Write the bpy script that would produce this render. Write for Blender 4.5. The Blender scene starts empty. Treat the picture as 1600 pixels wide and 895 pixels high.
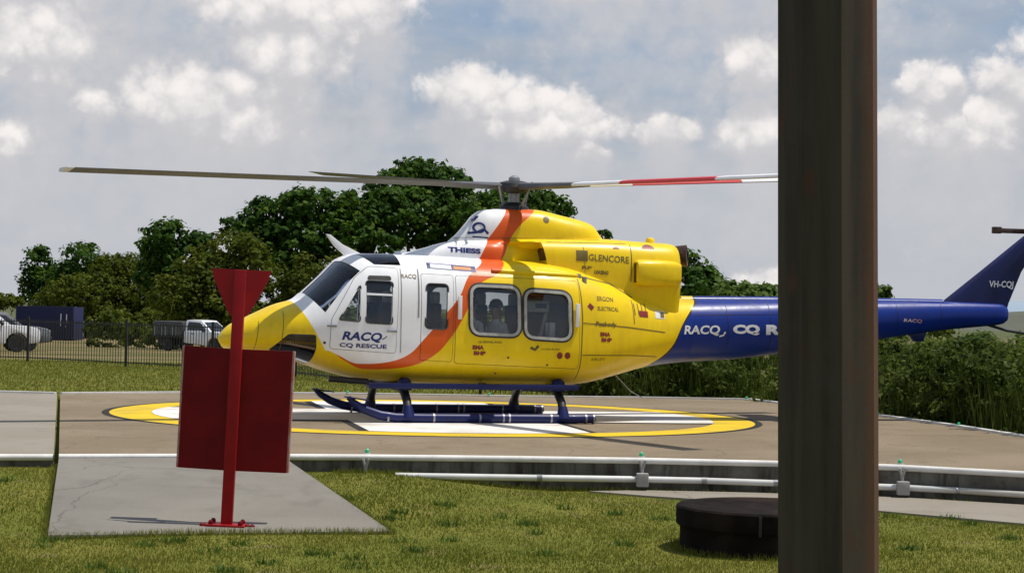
import bpy, bmesh, math, random
import numpy as np
from mathutils import Vector, Matrix
from mathutils.bvhtree import BVHTree

R = math.radians
rng = np.random.default_rng(7)
random.seed(7)
scene = bpy.context.scene
col = scene.collection

# ------------------------------------------------------------------ camera
FPX, CZ = 3100.0, 1.65          # focal length in photo pixels, eye height above the pad
PITCH, ROLL = math.atan(35.5 / FPX), R(1.2)
fwd = Vector((0, math.cos(PITCH), math.sin(PITCH)))
up0 = Vector((0, -math.sin(PITCH), math.cos(PITCH)))
rt0 = Vector((1, 0, 0))
rt = math.cos(ROLL) * rt0 + math.sin(ROLL) * up0
up = -math.sin(ROLL) * rt0 + math.cos(ROLL) * up0
cam = bpy.data.cameras.new('camera')
cam.sensor_width = 36
cam.lens = 36 * FPX / 1600
cam.clip_start, cam.clip_end = 0.1, 9000
camo = bpy.data.objects.new('camera', cam)
col.objects.link(camo)
mw = Matrix((rt, up, -fwd)).transposed().to_4x4()
mw.translation = (0, 0, CZ)
camo.matrix_world = mw
scene.camera = camo


def at(px, py, depth):
    """point at ground distance `depth` that the photo shows at (px, py)"""
    d = fwd + rt * ((px - 800) / FPX) + up * ((447.5 - py) / FPX)
    return Vector((0, 0, CZ)) + d * (depth / d.y)


# ------------------------------------------------------------------ exposure, sun
vs = scene.view_settings
vs.view_transform, vs.look, vs.exposure, vs.gamma = 'Standard', 'None', 0.12, 1.0
SUN = Vector((0.37, 0.015, 0.93)).normalized()
sl = bpy.data.lights.new('sun', 'SUN')
sl.energy, sl.angle, sl.color = 4.0, R(0.5), (1.0, 0.95, 0.87)
so = bpy.data.objects.new('sun', sl)
so.rotation_euler = SUN.to_track_quat('Z', 'Y').to_euler()
col.objects.link(so)


# ------------------------------------------------------------------ node helpers
class NT:
    def __init__(s, tree):
        s.t = tree
        s.n = tree.nodes
        s.l = tree.links

    def put(s, sock, v):
        if isinstance(v, bpy.types.NodeSocket):
            s.l.new(v, sock)
        else:
            sock.default_value = v

    def node(s, typ, ins=None, **props):
        nd = s.n.new(typ)
        for k, v in props.items():
            setattr(nd, k, v)
        for k, v in (ins or {}).items():
            s.put(nd.inputs[k], v)
        return nd

    def m(s, op, a, b=0.0, c=0.0, clamp=False):
        nd = s.n.new('ShaderNodeMath')
        nd.operation = op
        nd.use_clamp = clamp
        for i, v in enumerate((a, b, c)):
            s.put(nd.inputs[i], v)
        return nd.outputs[0]

    def vm(s, op, a, b=None):
        nd = s.n.new('ShaderNodeVectorMath')
        nd.operation = op
        s.put(nd.inputs[0], a)
        if b is not None:
            s.put(nd.inputs[1], b)
        return nd.outputs['Value' if op in ('LENGTH', 'DOT_PRODUCT') else 'Vector']

    def mix(s, f, a, b):
        nd = s.n.new('ShaderNodeMix')
        nd.data_type = 'RGBA'
        s.put(nd.inputs['Factor'], f)
        s.put(nd.inputs[6], a if isinstance(a, bpy.types.NodeSocket) else (*a[:3], 1))
        s.put(nd.inputs[7], b if isinstance(b, bpy.types.NodeSocket) else (*b[:3], 1))
        return nd.outputs[2]

    def noise(s, vec, scale, detail=4, rough=0.55):
        nd = s.node('ShaderNodeTexNoise', {'Scale': scale, 'Detail': detail, 'Roughness': rough})
        if vec is not None:
            s.l.new(vec, nd.inputs['Vector'])
        return nd.outputs['Fac']

    def ramp(s, v, lo, hi):
        nd = s.node('ShaderNodeMapRange', {'Value': v, 'From Min': lo, 'From Max': hi}, interpolation_type='SMOOTHSTEP')
        return nd.outputs['Result']

    def curve(s, v, pts, x0, x1, y0, y1):
        nd = s.n.new('ShaderNodeFloatCurve')
        mp = nd.mapping
        mp.extend = 'HORIZONTAL'
        c = mp.curves[0]
        q = [((x - x0) / (x1 - x0), (y - y0) / (y1 - y0)) for x, y in pts]
        while len(c.points) < len(q):
            c.points.new(0.5, 0.5)
        for p, (a, b) in zip(c.points, q):
            p.location = (a, b)
            p.handle_type = 'AUTO_CLAMPED'
        mp.update()
        s.put(nd.inputs['Factor'], 1.0)
        s.put(nd.inputs['Value'], s.m('DIVIDE', s.m('SUBTRACT', v, x0), x1 - x0, clamp=True))
        return s.m('ADD', s.m('MULTIPLY', nd.outputs[0], y1 - y0), y0)


def newmat(name):
    m = bpy.data.materials.new(name)
    m.use_nodes = True
    m.node_tree.nodes.clear()
    t = NT(m.node_tree)
    out = t.node('ShaderNodeOutputMaterial')
    return m, t, out


def pmat(name, c1, c2=None, scale=3.0, rough=0.6, metal=0.0, bump=0.0, bscale=None, coat=0.0, spec=0.5, detail=5, lo=0.35, hi=0.65, c3=None, scale3=0.3, rvar=0.0):
    """principled surface with noise variation between colours and fine relief"""
    m, t, out = newmat(name)
    co = t.node('ShaderNodeTexCoord').outputs['Object']
    p = t.node('ShaderNodeBsdfPrincipled', {'Roughness': rough, 'Metallic': metal, 'Coat Weight': coat, 'Specular IOR Level': spec})
    c2 = c2 or tuple(x * 0.8 for x in c1)
    n = t.noise(co, scale, detail)
    c = t.mix(t.ramp(n, lo, hi), c1, c2)
    if c3:
        c = t.mix(t.ramp(t.noise(co, scale3, 3), 0.45, 0.65), c, c3)
    t.put(p.inputs['Base Color'], c)
    if rvar:
        t.put(p.inputs['Roughness'], t.m('ADD', rough, t.m('MULTIPLY', t.m('SUBTRACT', n, 0.5), rvar)))
    if bump:
        b = t.node('ShaderNodeBump', {'Strength': bump, 'Distance': 0.02, 'Height': t.noise(co, bscale or scale * 6, 4)})
        t.put(p.inputs['Normal'], b.outputs[0])
    t.put(out.inputs[0], p.outputs[0])
    return m


# ------------------------------------------------------------------ world: daylight sky with cumulus
w = bpy.data.worlds.new('World')
scene.world = w
w.use_nodes = True
w.node_tree.nodes.clear()
t = NT(w.node_tree)
wout = t.node('ShaderNodeOutputWorld')
sky = t.node('ShaderNodeTexSky', sky_type='NISHITA', sun_disc=False, sun_elevation=math.asin(SUN.z),
             sun_rotation=math.atan2(SUN.x, SUN.y), air_density=1.0, dust_density=1.2, ozone_density=1.5)
gen = t.node('ShaderNodeTexCoord').outputs['Generated']
sx = t.node('ShaderNodeSeparateXYZ', {0: gen})
az = t.m('MULTIPLY', t.m('ARCTAN2', sx.outputs[0], sx.outputs[1]), 180 / math.pi)
el = t.m('MULTIPLY', t.m('ARCSINE', sx.outputs[2]), 180 / math.pi)
ae = t.node('ShaderNodeCombineXYZ', {0: az, 1: el}).outputs[0]
# cumulus heads: (azimuth, elevation, half width, half height) in degrees
CL = [(-13.41, 7.0, 1.2, .9), (-6.61, 8.14, 1.9, .74), (-6.67, 6.78, 1.2, .8), (-9.1, 5.5, 1.6, .8), (-11.96, 5.44, .44, .37),
      (-10.4, 5.5, .9, .46), (-7.63, 4.93, 1.1, .5), (-1.32, 6.0, .9, .52), (.08, 5.55, .95, .5), (1.75, 5.53, .6, .44), (.9, 5.05, 1.5, .42),
      (4.43, 5.08, .6, .35), (6.96, 7.0, .8, .55), (7.09, 5.06, .85, .6), (2.23, 4.57, .37, .22), (10.87, 5.35, .8, .4), (11.95, 6.43, .7, .4),
      (13.43, 5.36, .6, .55), (12.47, 4.96, 1.1, .44), (13.99, 6.42, .74, .46), (-4.04, 8.32, .7, .7), (7.44, .83, .63, .3), (-14.21, 4.32, .5, .37),
      (-8.3, 5.9, .8, .5), (9.2, 9.25, 1.5, .4), (2.5, 9.35, 2.0, .35), (-19, 6, 3, 1.2), (19, 7, 3, 1.4), (26, 5, 3, 1), (-27, 7, 4, 1.5), (-12, 12, 4, 1.6), (6, 13, 4, 1.4)]
warp = t.node('ShaderNodeTexNoise', {'Vector': ae, 'Scale': 0.9, 'Detail': 6, 'Roughness': 0.6})
wv = t.vm('MULTIPLY', t.vm('SUBTRACT', warp.outputs['Color'], (0.5, 0.5, 0.5)), (1.2, .8, 0))
aew = t.vm('ADD', ae, wv)
best = None
shade = None
for a, e, rx, ry in CL:
    v = t.vm('MULTIPLY', t.vm('SUBTRACT', aew, (a, e, 0)), (.44 / rx, .37 / ry, 0))
    sv = t.node('ShaderNodeSeparateXYZ', {0: v}).outputs
    vy = sv[1]
    # crisp heads, soft drawn-out bases
    vlow = t.m('MAXIMUM', vy, t.m('MULTIPLY', vy, 0.27))
    L = t.m('SQRT', t.m('ADD', t.m('MULTIPLY', sv[0], sv[0]), t.m('MULTIPLY', vlow, vlow)))
    k = t.m('SUBTRACT', 1.0, L, clamp=True)
    best = k if best is None else t.m('MAXIMUM', best, k)
    lit = t.m('MULTIPLY', k, t.m('ADD', 0.75, t.m('MULTIPLY', vy, 1.0), clamp=True))
    shade = lit if shade is None else t.m('MAXIMUM', shade, lit)
fine = t.noise(ae, 3.5, 6, 0.6)


def puff(scale, vec):
    nd = t.node('ShaderNodeTexVoronoi', {'Vector': vec, 'Scale': scale, 'Smoothness': 0.35}, feature='SMOOTH_F1')
    return t.m('SUBTRACT', 1.0, t.m('MULTIPLY', nd.outputs['Distance'], 1.25))


wob = t.vm('ADD', ae, t.vm('MULTIPLY', t.vm('SUBTRACT', t.node('ShaderNodeTexNoise', {'Vector': ae, 'Scale': 3.0, 'Detail': 4}).outputs['Color'], (.5, .5, .5)), (.5, .35, 0)))
pf1, pf2, pf3 = puff(1.5, wob), puff(3.4, wob), puff(7.5, wob)
puffs = t.m('ADD', t.m('ADD', t.m('MULTIPLY', pf1, .62), t.m('MULTIPLY', pf2, .28)), t.m('MULTIPLY', pf3, .1))
body = t.m('ADD', best, t.m('MULTIPLY', t.m('SUBTRACT', puffs, 0.52), 0.8))
mask = t.ramp(t.m('ADD', body, t.m('MULTIPLY', t.m('SUBTRACT', fine, 0.5), 0.3)), 0.14, 0.50)
litm = t.ramp(t.m('ADD', t.m('ADD', shade, t.m('MULTIPLY', t.m('SUBTRACT', puffs, 0.52), 0.42)), t.m('MULTIPLY', t.m('SUBTRACT', fine, 0.5), 0.2)), 0.03, 0.40)
# thin grey sheet with long soft streaks, over the whole sky
stv = t.vm('MULTIPLY', ae, (0.09, 0.32, 0))
sheet = t.noise(stv, 1.6, 5, 0.55)
sheet2 = t.noise(t.vm('MULTIPLY', ae, (0.22, 0.6, 0)), 1.3, 5, 0.6)
low = t.ramp(el, 8.0, 3.5)
dens = t.m('ADD', t.ramp(sheet, 0.28, 0.72), t.m('MULTIPLY', low, 0.6), clamp=True)
grey = t.mix(t.ramp(sheet2, 0.36, 0.66), (3.95, 4.25, 4.75), (4.8, 4.95, 5.3))
blue = t.mix(0.6, sky.outputs[0], (2.1, 3.05, 4.7))
base = t.mix(t.m('MULTIPLY', dens, 0.82), blue, grey)
base = t.mix(t.m('MULTIPLY', t.ramp(el, 6.5, 2.5), .75), base, (4.95, 5.1, 5.45))
softm = t.m('MULTIPLY', t.ramp(t.m('ADD', best, t.m('MULTIPLY', t.m('SUBTRACT', puffs, 0.52), 0.45)), 0.0, 0.8), .85)
topness = t.m('DIVIDE', shade, t.m('MAXIMUM', best, .05))
tone = t.mix(t.ramp(t.m('ADD', topness, t.m('ADD', t.m('MULTIPLY', t.m('SUBTRACT', pf1, .5), .55), t.m('MULTIPLY', t.m('SUBTRACT', fine, .5), .5))), .35, 1.2), (5.5, 5.45, 5.65), (8.6, 8.2, 8.0))
skyc = t.mix(softm, base, (5.35, 5.35, 5.6))
skyc = t.mix(litm, skyc, tone)
bg = t.node('ShaderNodeBackground', {'Color': skyc, 'Strength': 0.1})
t.put(wout.inputs[0], bg.outputs[0])


# ------------------------------------------------------------------ mesh helpers
def link(o, parent=None):
    col.objects.link(o)
    if parent is not None:
        o.parent = parent
    return o


def tag(o, label=None, cat=None, group=None, kind=None):
    if label: o['label'] = label
    if cat: o['category'] = cat
    if group: o['group'] = group
    if kind: o['kind'] = kind
    return o


def empty(name, loc=(0, 0, 0), rz=0.0):
    o = bpy.data.objects.new(name, None)
    o.empty_display_size = 0.2
    o.location = loc
    o.rotation_euler = (0, 0, rz)
    return link(o)


def sharp(me, ang=32):
    me.polygons.foreach_set('use_smooth', [True] * len(me.polygons))
    me.set_sharp_from_angle(angle=R(ang))


class MB:
    """collects primitives, links them as one mesh object"""
    def __init__(s):
        s.v, s.f, s.mi = [], [], []

    def add(s, vs_, fs, mi=0):
        b = len(s.v)
        s.v += [tuple(x) for x in vs_]
        s.f += [tuple(i + b for i in f) for f in fs]
        s.mi += [mi] * len(fs)
        return s

    def box(s, c, d, rot=None, mi=0):
        x, y, z = (k / 2 for k in d)
        vv = [Vector(p) for p in ((-x, -y, -z), (x, -y, -z), (x, y, -z), (-x, y, -z), (-x, -y, z), (x, -y, z), (x, y, z), (-x, y, z))]
        if rot is not None:
            vv = [rot @ p for p in vv]
        return s.add([p + Vector(c) for p in vv], [(3, 2, 1, 0), (4, 5, 6, 7), (0, 1, 5, 4), (1, 2, 6, 5), (2, 3, 7, 6), (3, 0, 4, 7)], mi)

    def tube(s, pts, rad, n=10, mi=0, caps=True):
        pts = [Vector(p) for p in pts]
        rads = rad if isinstance(rad, (list, tuple)) else [rad] * len(pts)
        vv, ff = [], []
        pa = None
        for i, p in enumerate(pts):
            d = (pts[min(i + 1, len(pts) - 1)] - pts[max(i - 1, 0)]).normalized()
            a = pa - d * pa.dot(d) if pa is not None else d.orthogonal()
            a.normalize()
            pa = a
            b = d.cross(a)
            for k in range(n):
                q = 2 * math.pi * k / n
                vv.append(p + (a * math.cos(q) + b * math.sin(q)) * rads[i])
        for i in range(len(pts) - 1):
            for k in range(n):
                k2 = (k + 1) % n
                ff.append((i * n + k, i * n + k2, (i + 1) * n + k2, (i + 1) * n + k))
        if caps:
            ff.append(tuple(range(n))[::-1])
            ff.append(tuple((len(pts) - 1) * n + k for k in range(n)))
        return s.add(vv, ff, mi)

    def lathe(s, prof, c, axis='z', n=24, mi=0):
        """prof: (radius, height) list"""
        vv, ff = [], []
        for r_, h in prof:
            for k in range(n):
                q = 2 * math.pi * k / n
                a, b = r_ * math.cos(q), r_ * math.sin(q)
                p = {'z': (a, b, h), 'y': (a, h, b), 'x': (h, a, b)}[axis]
                vv.append(Vector(p) + Vector(c))
        for i in range(len(prof) - 1):
            for k in range(n):
                k2 = (k + 1) % n
                f = (i * n + k, i * n + k2, (i + 1) * n + k2, (i + 1) * n + k)
                ff.append(f if axis != 'y' else f[::-1])
        if prof[0][0] > 1e-4: ff.append(tuple(range(n))[::-1] if axis != 'y' else tuple(range(n)))
        if prof[-1][0] > 1e-4:
            e = tuple((len(prof) - 1) * n + k for k in range(n))
            ff.append(e if axis != 'y' else e[::-1])
        return s.add(vv, ff, mi)

    def prism(s, poly, y0, y1, fy=None, mi=0):
        """polygon of (x, z) extruded along y; fy(x, z, side) may move the side"""
        n = len(poly)
        vv = [(x, fy(x, z, 0) if fy else y0, z) for x, z in poly] + [(x, fy(x, z, 1) if fy else y1, z) for x, z in poly]
        ff = [tuple(range(n)), tuple(range(2 * n - 1, n - 1, -1))] + [(i, i + n, (i + 1) % n + n, (i + 1) % n) for i in range(n)]
        return s.add(vv, ff, mi)

    def mesh(s, name):
        me = bpy.data.meshes.new(name)
        me.from_pydata(s.v, [], s.f)
        me.polygons.foreach_set('material_index', s.mi)
        me.update()
        return me

    def build(s, name, mats, parent=None, smooth=None, bevel=0.0, fix=True):
        me = s.mesh(name)
        if fix or bevel:
            bm = bmesh.new()
            bm.from_mesh(me)
            bmesh.ops.recalc_face_normals(bm, faces=bm.faces)
            if bevel:
                es = [e for e in bm.edges if len(e.link_faces) == 2 and e.calc_face_angle(0) > R(25)]
                bmesh.ops.bevel(bm, geom=es, offset=bevel, segments=2, affect='EDGES', profile=0.6, clamp_overlap=True)
            bm.to_mesh(me)
            bm.free()
        if smooth or bevel:
            sharp(me, smooth or 32)
        for m in (mats if isinstance(mats, (list, tuple)) else [mats]):
            me.materials.append(m)
        return link(bpy.data.objects.new(name, me), parent)


def loft(secs, cap=True):
    """secs: list of rings (lists of points)"""
    n = len(secs[0])
    vv = [p for r_ in secs for p in r_]
    ff = []
    for i in range(len(secs) - 1):
        for k in range(n):
            k2 = (k + 1) % n
            ff.append((i * n + k, i * n + k2, (i + 1) * n + k2, (i + 1) * n + k))
    if cap:
        ff.append(tuple(range(n))[::-1])
        ff.append(tuple((len(secs) - 1) * n + k for k in range(n)))
    return vv, ff


def pchip(tab):
    """monotone interpolation of a table of rows (x, a, b, c ...)"""
    T = np.array(tab, float)
    x = T[:, 0]
    h = np.diff(x)[:, None]
    d = np.diff(T[:, 1:], axis=0) / h
    m = np.zeros_like(T[:, 1:])
    m[0], m[-1] = d[0], d[-1]
    for i in range(1, len(x) - 1):
        ok = d[i - 1] * d[i] > 0
        w1, w2 = 2 * h[i] + h[i - 1], h[i] + 2 * h[i - 1]
        with np.errstate(divide='ignore', invalid='ignore'):
            v = (w1 + w2) / (w1 / d[i - 1] + w2 / d[i])
        m[i] = np.where(ok, v, 0)

    def f(q):
        i = int(min(max(np.searchsorted(x, q) - 1, 0), len(x) - 2))
        H = x[i + 1] - x[i]
        s = min(max((q - x[i]) / H, 0), 1)
        return ((1 + 2 * s) * (1 - s) ** 2 * T[i, 1:] + s * (1 - s) ** 2 * H * m[i] + s * s * (3 - 2 * s) * T[i + 1, 1:] + s * s * (s - 1) * H * m[i + 1])
    return f


def fast_mesh(name, V, F, mat, parent=None, kind=None):
    """big mesh of equal polygons from numpy arrays"""
    me = bpy.data.meshes.new(name)
    V = np.ascontiguousarray(V, np.float32)
    F = np.ascontiguousarray(F, np.int32)
    k = F.shape[1]
    me.vertices.add(len(V)); me.vertices.foreach_set('co', V.ravel())
    me.loops.add(F.size); me.loops.foreach_set('vertex_index', F.ravel())
    me.polygons.add(len(F)); me.polygons.foreach_set('loop_start', np.arange(0, F.size, k, dtype=np.int32))
    me.update(calc_edges=True)
    me.materials.append(mat)
    o = link(bpy.data.objects.new(name, me), parent)
    if kind: o['kind'] = kind
    return o


# ------------------------------------------------------------------ materials
def veg(name, dark, mid, light, trans=0.35, rough=0.6):
    m, t, out = newmat(name)
    g = t.node('ShaderNodeNewGeometry')
    r_ = g.outputs['Random Per Island']
    big = t.noise(t.node('ShaderNodeTexCoord').outputs['Object'], 0.55, 3)
    k = t.m('ADD', t.m('MULTIPLY', r_, 0.6), t.m('MULTIPLY', t.ramp(big, 0.3, 0.7), 0.4))
    c = t.mix(t.ramp(k, 0.0, 0.5), dark, mid)
    c = t.mix(t.ramp(k, 0.55, 1.0), c, light)
    p = t.node('ShaderNodeBsdfPrincipled', {'Base Color': c, 'Roughness': rough, 'Specular IOR Level': 0.12})
    tr = t.node('ShaderNodeBsdfTranslucent', {'Color': c})
    mx = t.node('ShaderNodeMixShader', {0: trans, 1: p.outputs[0], 2: tr.outputs[0]})
    t.put(out.inputs[0], mx.outputs[0])
    return m


M = {}
M['leaf_dark'] = veg('leaf dark', (.014, .042, .004), (.038, .092, .008), (.13, .20, .016), trans=.42)
M['leaf_mid'] = veg('leaf mid', (.03, .06, .010), (.065, .11, .018), (.13, .19, .035), trans=.45)
M['leaf_olive'] = veg('leaf olive', (.042, .064, .006), (.086, .112, .009), (.17, .18, .018), trans=.45)
M['leaf_bright'] = veg('leaf bright', (.04, .07, .012), (.08, .14, .02), (.14, .2, .04))
M['scrub'] = veg('scrub leaves', (.035, .06, .009), (.08, .115, .018), (.20, .22, .055), trans=.5)
M['lawn'] = veg('lawn blades', (.115, .142, .018), (.175, .19, .027), (.28, .258, .055), trans=.45)
M['bark'] = pmat('bark', (.09, .07, .05), (.04, .032, .025), 4, .9, bump=.6, bscale=14)
M['rubber'] = pmat('rubber', (.018, .018, .019), (.03, .029, .027), 6, .85)
M['black'] = pmat('black trim', (.012, .012, .014), (.022, .021, .022), 8, .5)
M['metal'] = pmat('grey metal', (.35, .35, .36), (.22, .22, .23), 6, .4, metal=.6)
M['fence'] = pmat('black fence paint', (.012, .013, .012), (.022, .022, .02), 5, .55)
M['trim'] = pmat('cabin trim', (.24, .24, .24), (.19, .19, .19), 5, .8)
M['seat'] = pmat('seat cloth', (.03, .035, .06), (.02, .022, .035), 20, .9)
M['blue'] = pmat('blue gloss paint', (.006, .011, .085), (.005, .009, .065), 3, .4, coat=.1, spec=.3)
M['seal'] = pmat('window seal', (.025, .022, .02), (.045, .04, .035), 9, .7)
M['frame'] = pmat('pale window frame', (.42, .42, .38), (.30, .30, .28), 7, .5)
M['white'] = pmat('white gloss paint', (.84, .84, .86), (.77, .77, .79), 2, .35, coat=.4)
M['navy_print'] = pmat('navy print', (.012, .02, .16), (.014, .022, .14), 5, .5)
M['white_print'] = pmat('white print', (.75, .76, .8), (.66, .67, .7), 5, .5)
M['dark_print'] = pmat('dark print', (.13, .095, .015), (.17, .12, .016), 8, .55)
M['red_print'] = pmat('red print', (.28, .02, .015), (.2, .02, .015), 8, .5)
M['brown'] = pmat('burnt metal and shade', (.07, .04, .03), (.16, .1, .08), 7, .45, metal=.7)


def glassmat(name, tint, rough=0.03):
    m, t, out = newmat(name)
    n = t.noise(t.node('ShaderNodeTexCoord').outputs['Object'], 2.0, 3)
    tr = t.node('ShaderNodeBsdfTransparent', {'Color': t.mix(n, tint, tuple(x * .85 for x in tint))})
    gl = t.node('ShaderNodeBsdfGlossy', {'Roughness': rough, 'Color': (.9, .93, 1, 1)})
    fr = t.node('ShaderNodeFresnel', {'IOR': 1.5})
    mx = t.node('ShaderNodeMixShader', {0: fr.outputs[0], 1: tr.outputs[0], 2: gl.outputs[0]})
    t.put(out.inputs[0], mx.outputs[0])
    return m


M['glass'] = glassmat('tinted perspex', (.94, .95, .94))
M['chin_glass'] = glassmat('brown tinted perspex', (.8, .7, .6))
M['car_glass'] = pmat('dark car glass', (.012, .016, .018), (.02, .026, .03), 2, .06, spec=.8)

# livery: nose yellow, white front, orange sweep, yellow body, blue boom: printed on the skin
m, t, out = newmat('rescue livery')
M['livery'] = m
co = t.node('ShaderNodeTexCoord').outputs['Object']
s3 = t.node('ShaderNodeSeparateXYZ', {0: co})
X, Z = s3.outputs[0], s3.outputs[2]
zw = t.curve(X, [(-4.5, 1.02), (-3.0, 1.01), (-2.86, .95), (-2.54, .83), (-2.21, .85), (-1.89, .96), (-1.66, 1.19), (-1.38, 1.52), (-1.15, 1.8), (-.97, 2.13), (-.72, 2.33), (-.58, 2.57), (-.24, 3.05), (0.0, 3.45), (.6, 4)], -4.5, .6, 0, 4)
zo = t.curve(X, [(-4.5, 1.02), (-3.0, 1.01), (-2.75, .87), (-2.44, .75), (-2.12, .76), (-1.75, .83), (-1.47, .99), (-1.28, 1.2), (-1.1, 1.48), (-.96, 1.76), (-.83, 2.0), (-.54, 2.16), (-.33, 2.39), (-.23, 2.58), (-.04, 2.87), (.22, 3.11), (.6, 3.5)], -4.5, .6, 0, 4)
zb = t.curve(X, [(1.6, .4), (2.0, .77), (2.36, 1.1), (2.54, 1.44), (2.88, 1.84), (3.1, 2.2)], 1.6, 3.1, 0, 4)
n1 = t.noise(co, 2.2, 4)
n2 = t.noise(co, 14, 3)
n3 = t.noise(t.vm('MULTIPLY', co, (1, 1, .12)), 9, 4, .65)
dirt = t.ramp(t.m('ADD', t.m('ADD', t.m('MULTIPLY', n1, .45), t.m('MULTIPLY', n2, .2)), t.m('MULTIPLY', n3, .35)), .42, .7)
yel = t.mix(dirt, (.86, .605, .005), (.75, .505, .006))
ora = t.mix(dirt, (.70, .105, .010), (.62, .09, .010))
whi = t.mix(dirt, (.87, .87, .89), (.76, .76, .77))
blu = t.mix(dirt, (.004, .026, .23), (.004, .021, .185))
c = t.mix(t.m('GREATER_THAN', Z, zo), yel, ora)
c = t.mix(t.m('GREATER_THAN', Z, zw), c, whi)
nose = t.m('LESS_THAN', X, t.m('SUBTRACT', -2.483, t.m('MULTIPLY', Z, .5417)))
c = t.mix(nose, c, yel)
isb = t.m('LESS_THAN', Z, zb)
edge = t.m('LESS_THAN', Z, t.m('ADD', zb, .045))
aft = t.m('GREATER_THAN', X, 1.7)
c = t.mix(t.m('MULTIPLY', edge, aft), c, (.03, .02, .015))
c = t.mix(t.m('MULTIPLY', isb, aft), c, blu)
soot = t.m('MULTIPLY', t.ramp(X, 2.3, 2.75), t.m('MULTIPLY', t.ramp(X, 4.6, 2.9), t.m('MULTIPLY', t.ramp(Z, 1.72, 2.0), t.ramp(n1, .2, .7))))
c = t.mix(t.m('MULTIPLY', soot, .6), c, (.035, .03, .03))
p = t.node('ShaderNodeBsdfPrincipled', {'Base Color': c, 'Coat Weight': .06, 'Coat Roughness': .15, 'Specular IOR Level': .3,
                                        'Roughness': t.m('ADD', .34, t.m('MULTIPLY', dirt, .12))})
b = t.node('ShaderNodeBump', {'Strength': .12, 'Distance': .02, 'Height': t.noise(co, 3.5, 2)})
t.put(p.inputs['Normal'], b.outputs[0])
t.put(out.inputs[0], p.outputs[0])


# ------------------------------------------------------------------ the ground
def sm(a, b, v):
    k = np.clip((v - a) / (b - a), 0, 1)
    return k * k * (3 - 2 * k)


def gz(x, y):
    """height of the ground sheet"""
    x, y = np.asarray(x, float), np.asarray(y, float)
    near = -.36 + .17 * sm(.6, -1.6, x) * sm(16.5, 21.5, y) + .08 * sm(-3, -6, x) * sm(16, 21, y)
    back = -.1 - .018 * np.clip(y - 56, 0, 95)
    k = sm(23, 36, y)
    z = near * (1 - k) + back * k
    return z + .012 * np.sin(x * 1.7 + y * .9) * np.sin(y * 1.3 - x * .6) * sm(40, 20, y)


def axis_steps(lo, hi, fine_lo, fine_hi, step, grow=1.16):
    a = list(np.arange(fine_lo, fine_hi, step))
    s, v = step, fine_hi
    while v < hi:
        a.append(v); v += s; s *= grow
    a.append(hi)
    s, v = step, fine_lo
    b_ = []
    while v > lo:
        s *= grow; v -= s; b_.append(max(v, lo))
    return np.array(b_[::-1] + a)


gx = axis_steps(-2500, 2500, -9, 9, .5)
gy = axis_steps(-30, 6000, 10, 60, .5)
XX, YY = np.meshgrid(gx, gy)
ZZ = gz(XX, YY)
V = np.stack([XX.ravel(), YY.ravel(), ZZ.ravel()], 1)
nx, ny = len(gx), len(gy)
ii = (np.arange(ny - 1)[:, None] * nx + np.arange(nx - 1)[None]).ravel()
F = np.stack([ii, ii + 1, ii + nx + 1, ii + nx], 1)
m, t, out = newmat('lawn')
M['ground'] = m
co = t.node('ShaderNodeTexCoord').outputs['Object']
s3 = t.node('ShaderNodeSeparateXYZ', {0: co})
n_big = t.noise(co, .7, 4)
n_fine = t.noise(t.vm('MULTIPLY', co, (1, 1, .2)), 14, 6, .7)
c = t.mix(t.ramp(n_big, .35, .65), (.125, .14, .018), (.195, .178, .034))
c = t.mix(t.ramp(n_fine, .35, .7), c, (.115, .125, .02))
c = t.mix(t.ramp(t.noise(co, 2.3, 4), .58, .72), c, (.19, .155, .06))
far = t.mix(t.ramp(t.noise(co, .16, 5), .4, .62), (.10, .10, .03), (.21, .155, .075))
c = t.mix(t.ramp(s3.outputs[1], 56, 66), c, far)
c = t.mix(t.ramp(s3.outputs[1], 180, 420), c, (.085, .095, .04))
p = t.node('ShaderNodeBsdfPrincipled', {'Base Color': c, 'Roughness': .95, 'Specular IOR Level': .15})
b = t.node('ShaderNodeBump', {'Strength': .5, 'Distance': .03, 'Height': n_fine})
t.put(p.inputs['Normal'], b.outputs[0])
t.put(out.inputs[0], p.outputs[0])
g = fast_mesh('ground', V, F, m, kind='structure')
g.data.polygons.foreach_set('use_smooth', [True] * len(g.data.polygons))


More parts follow.
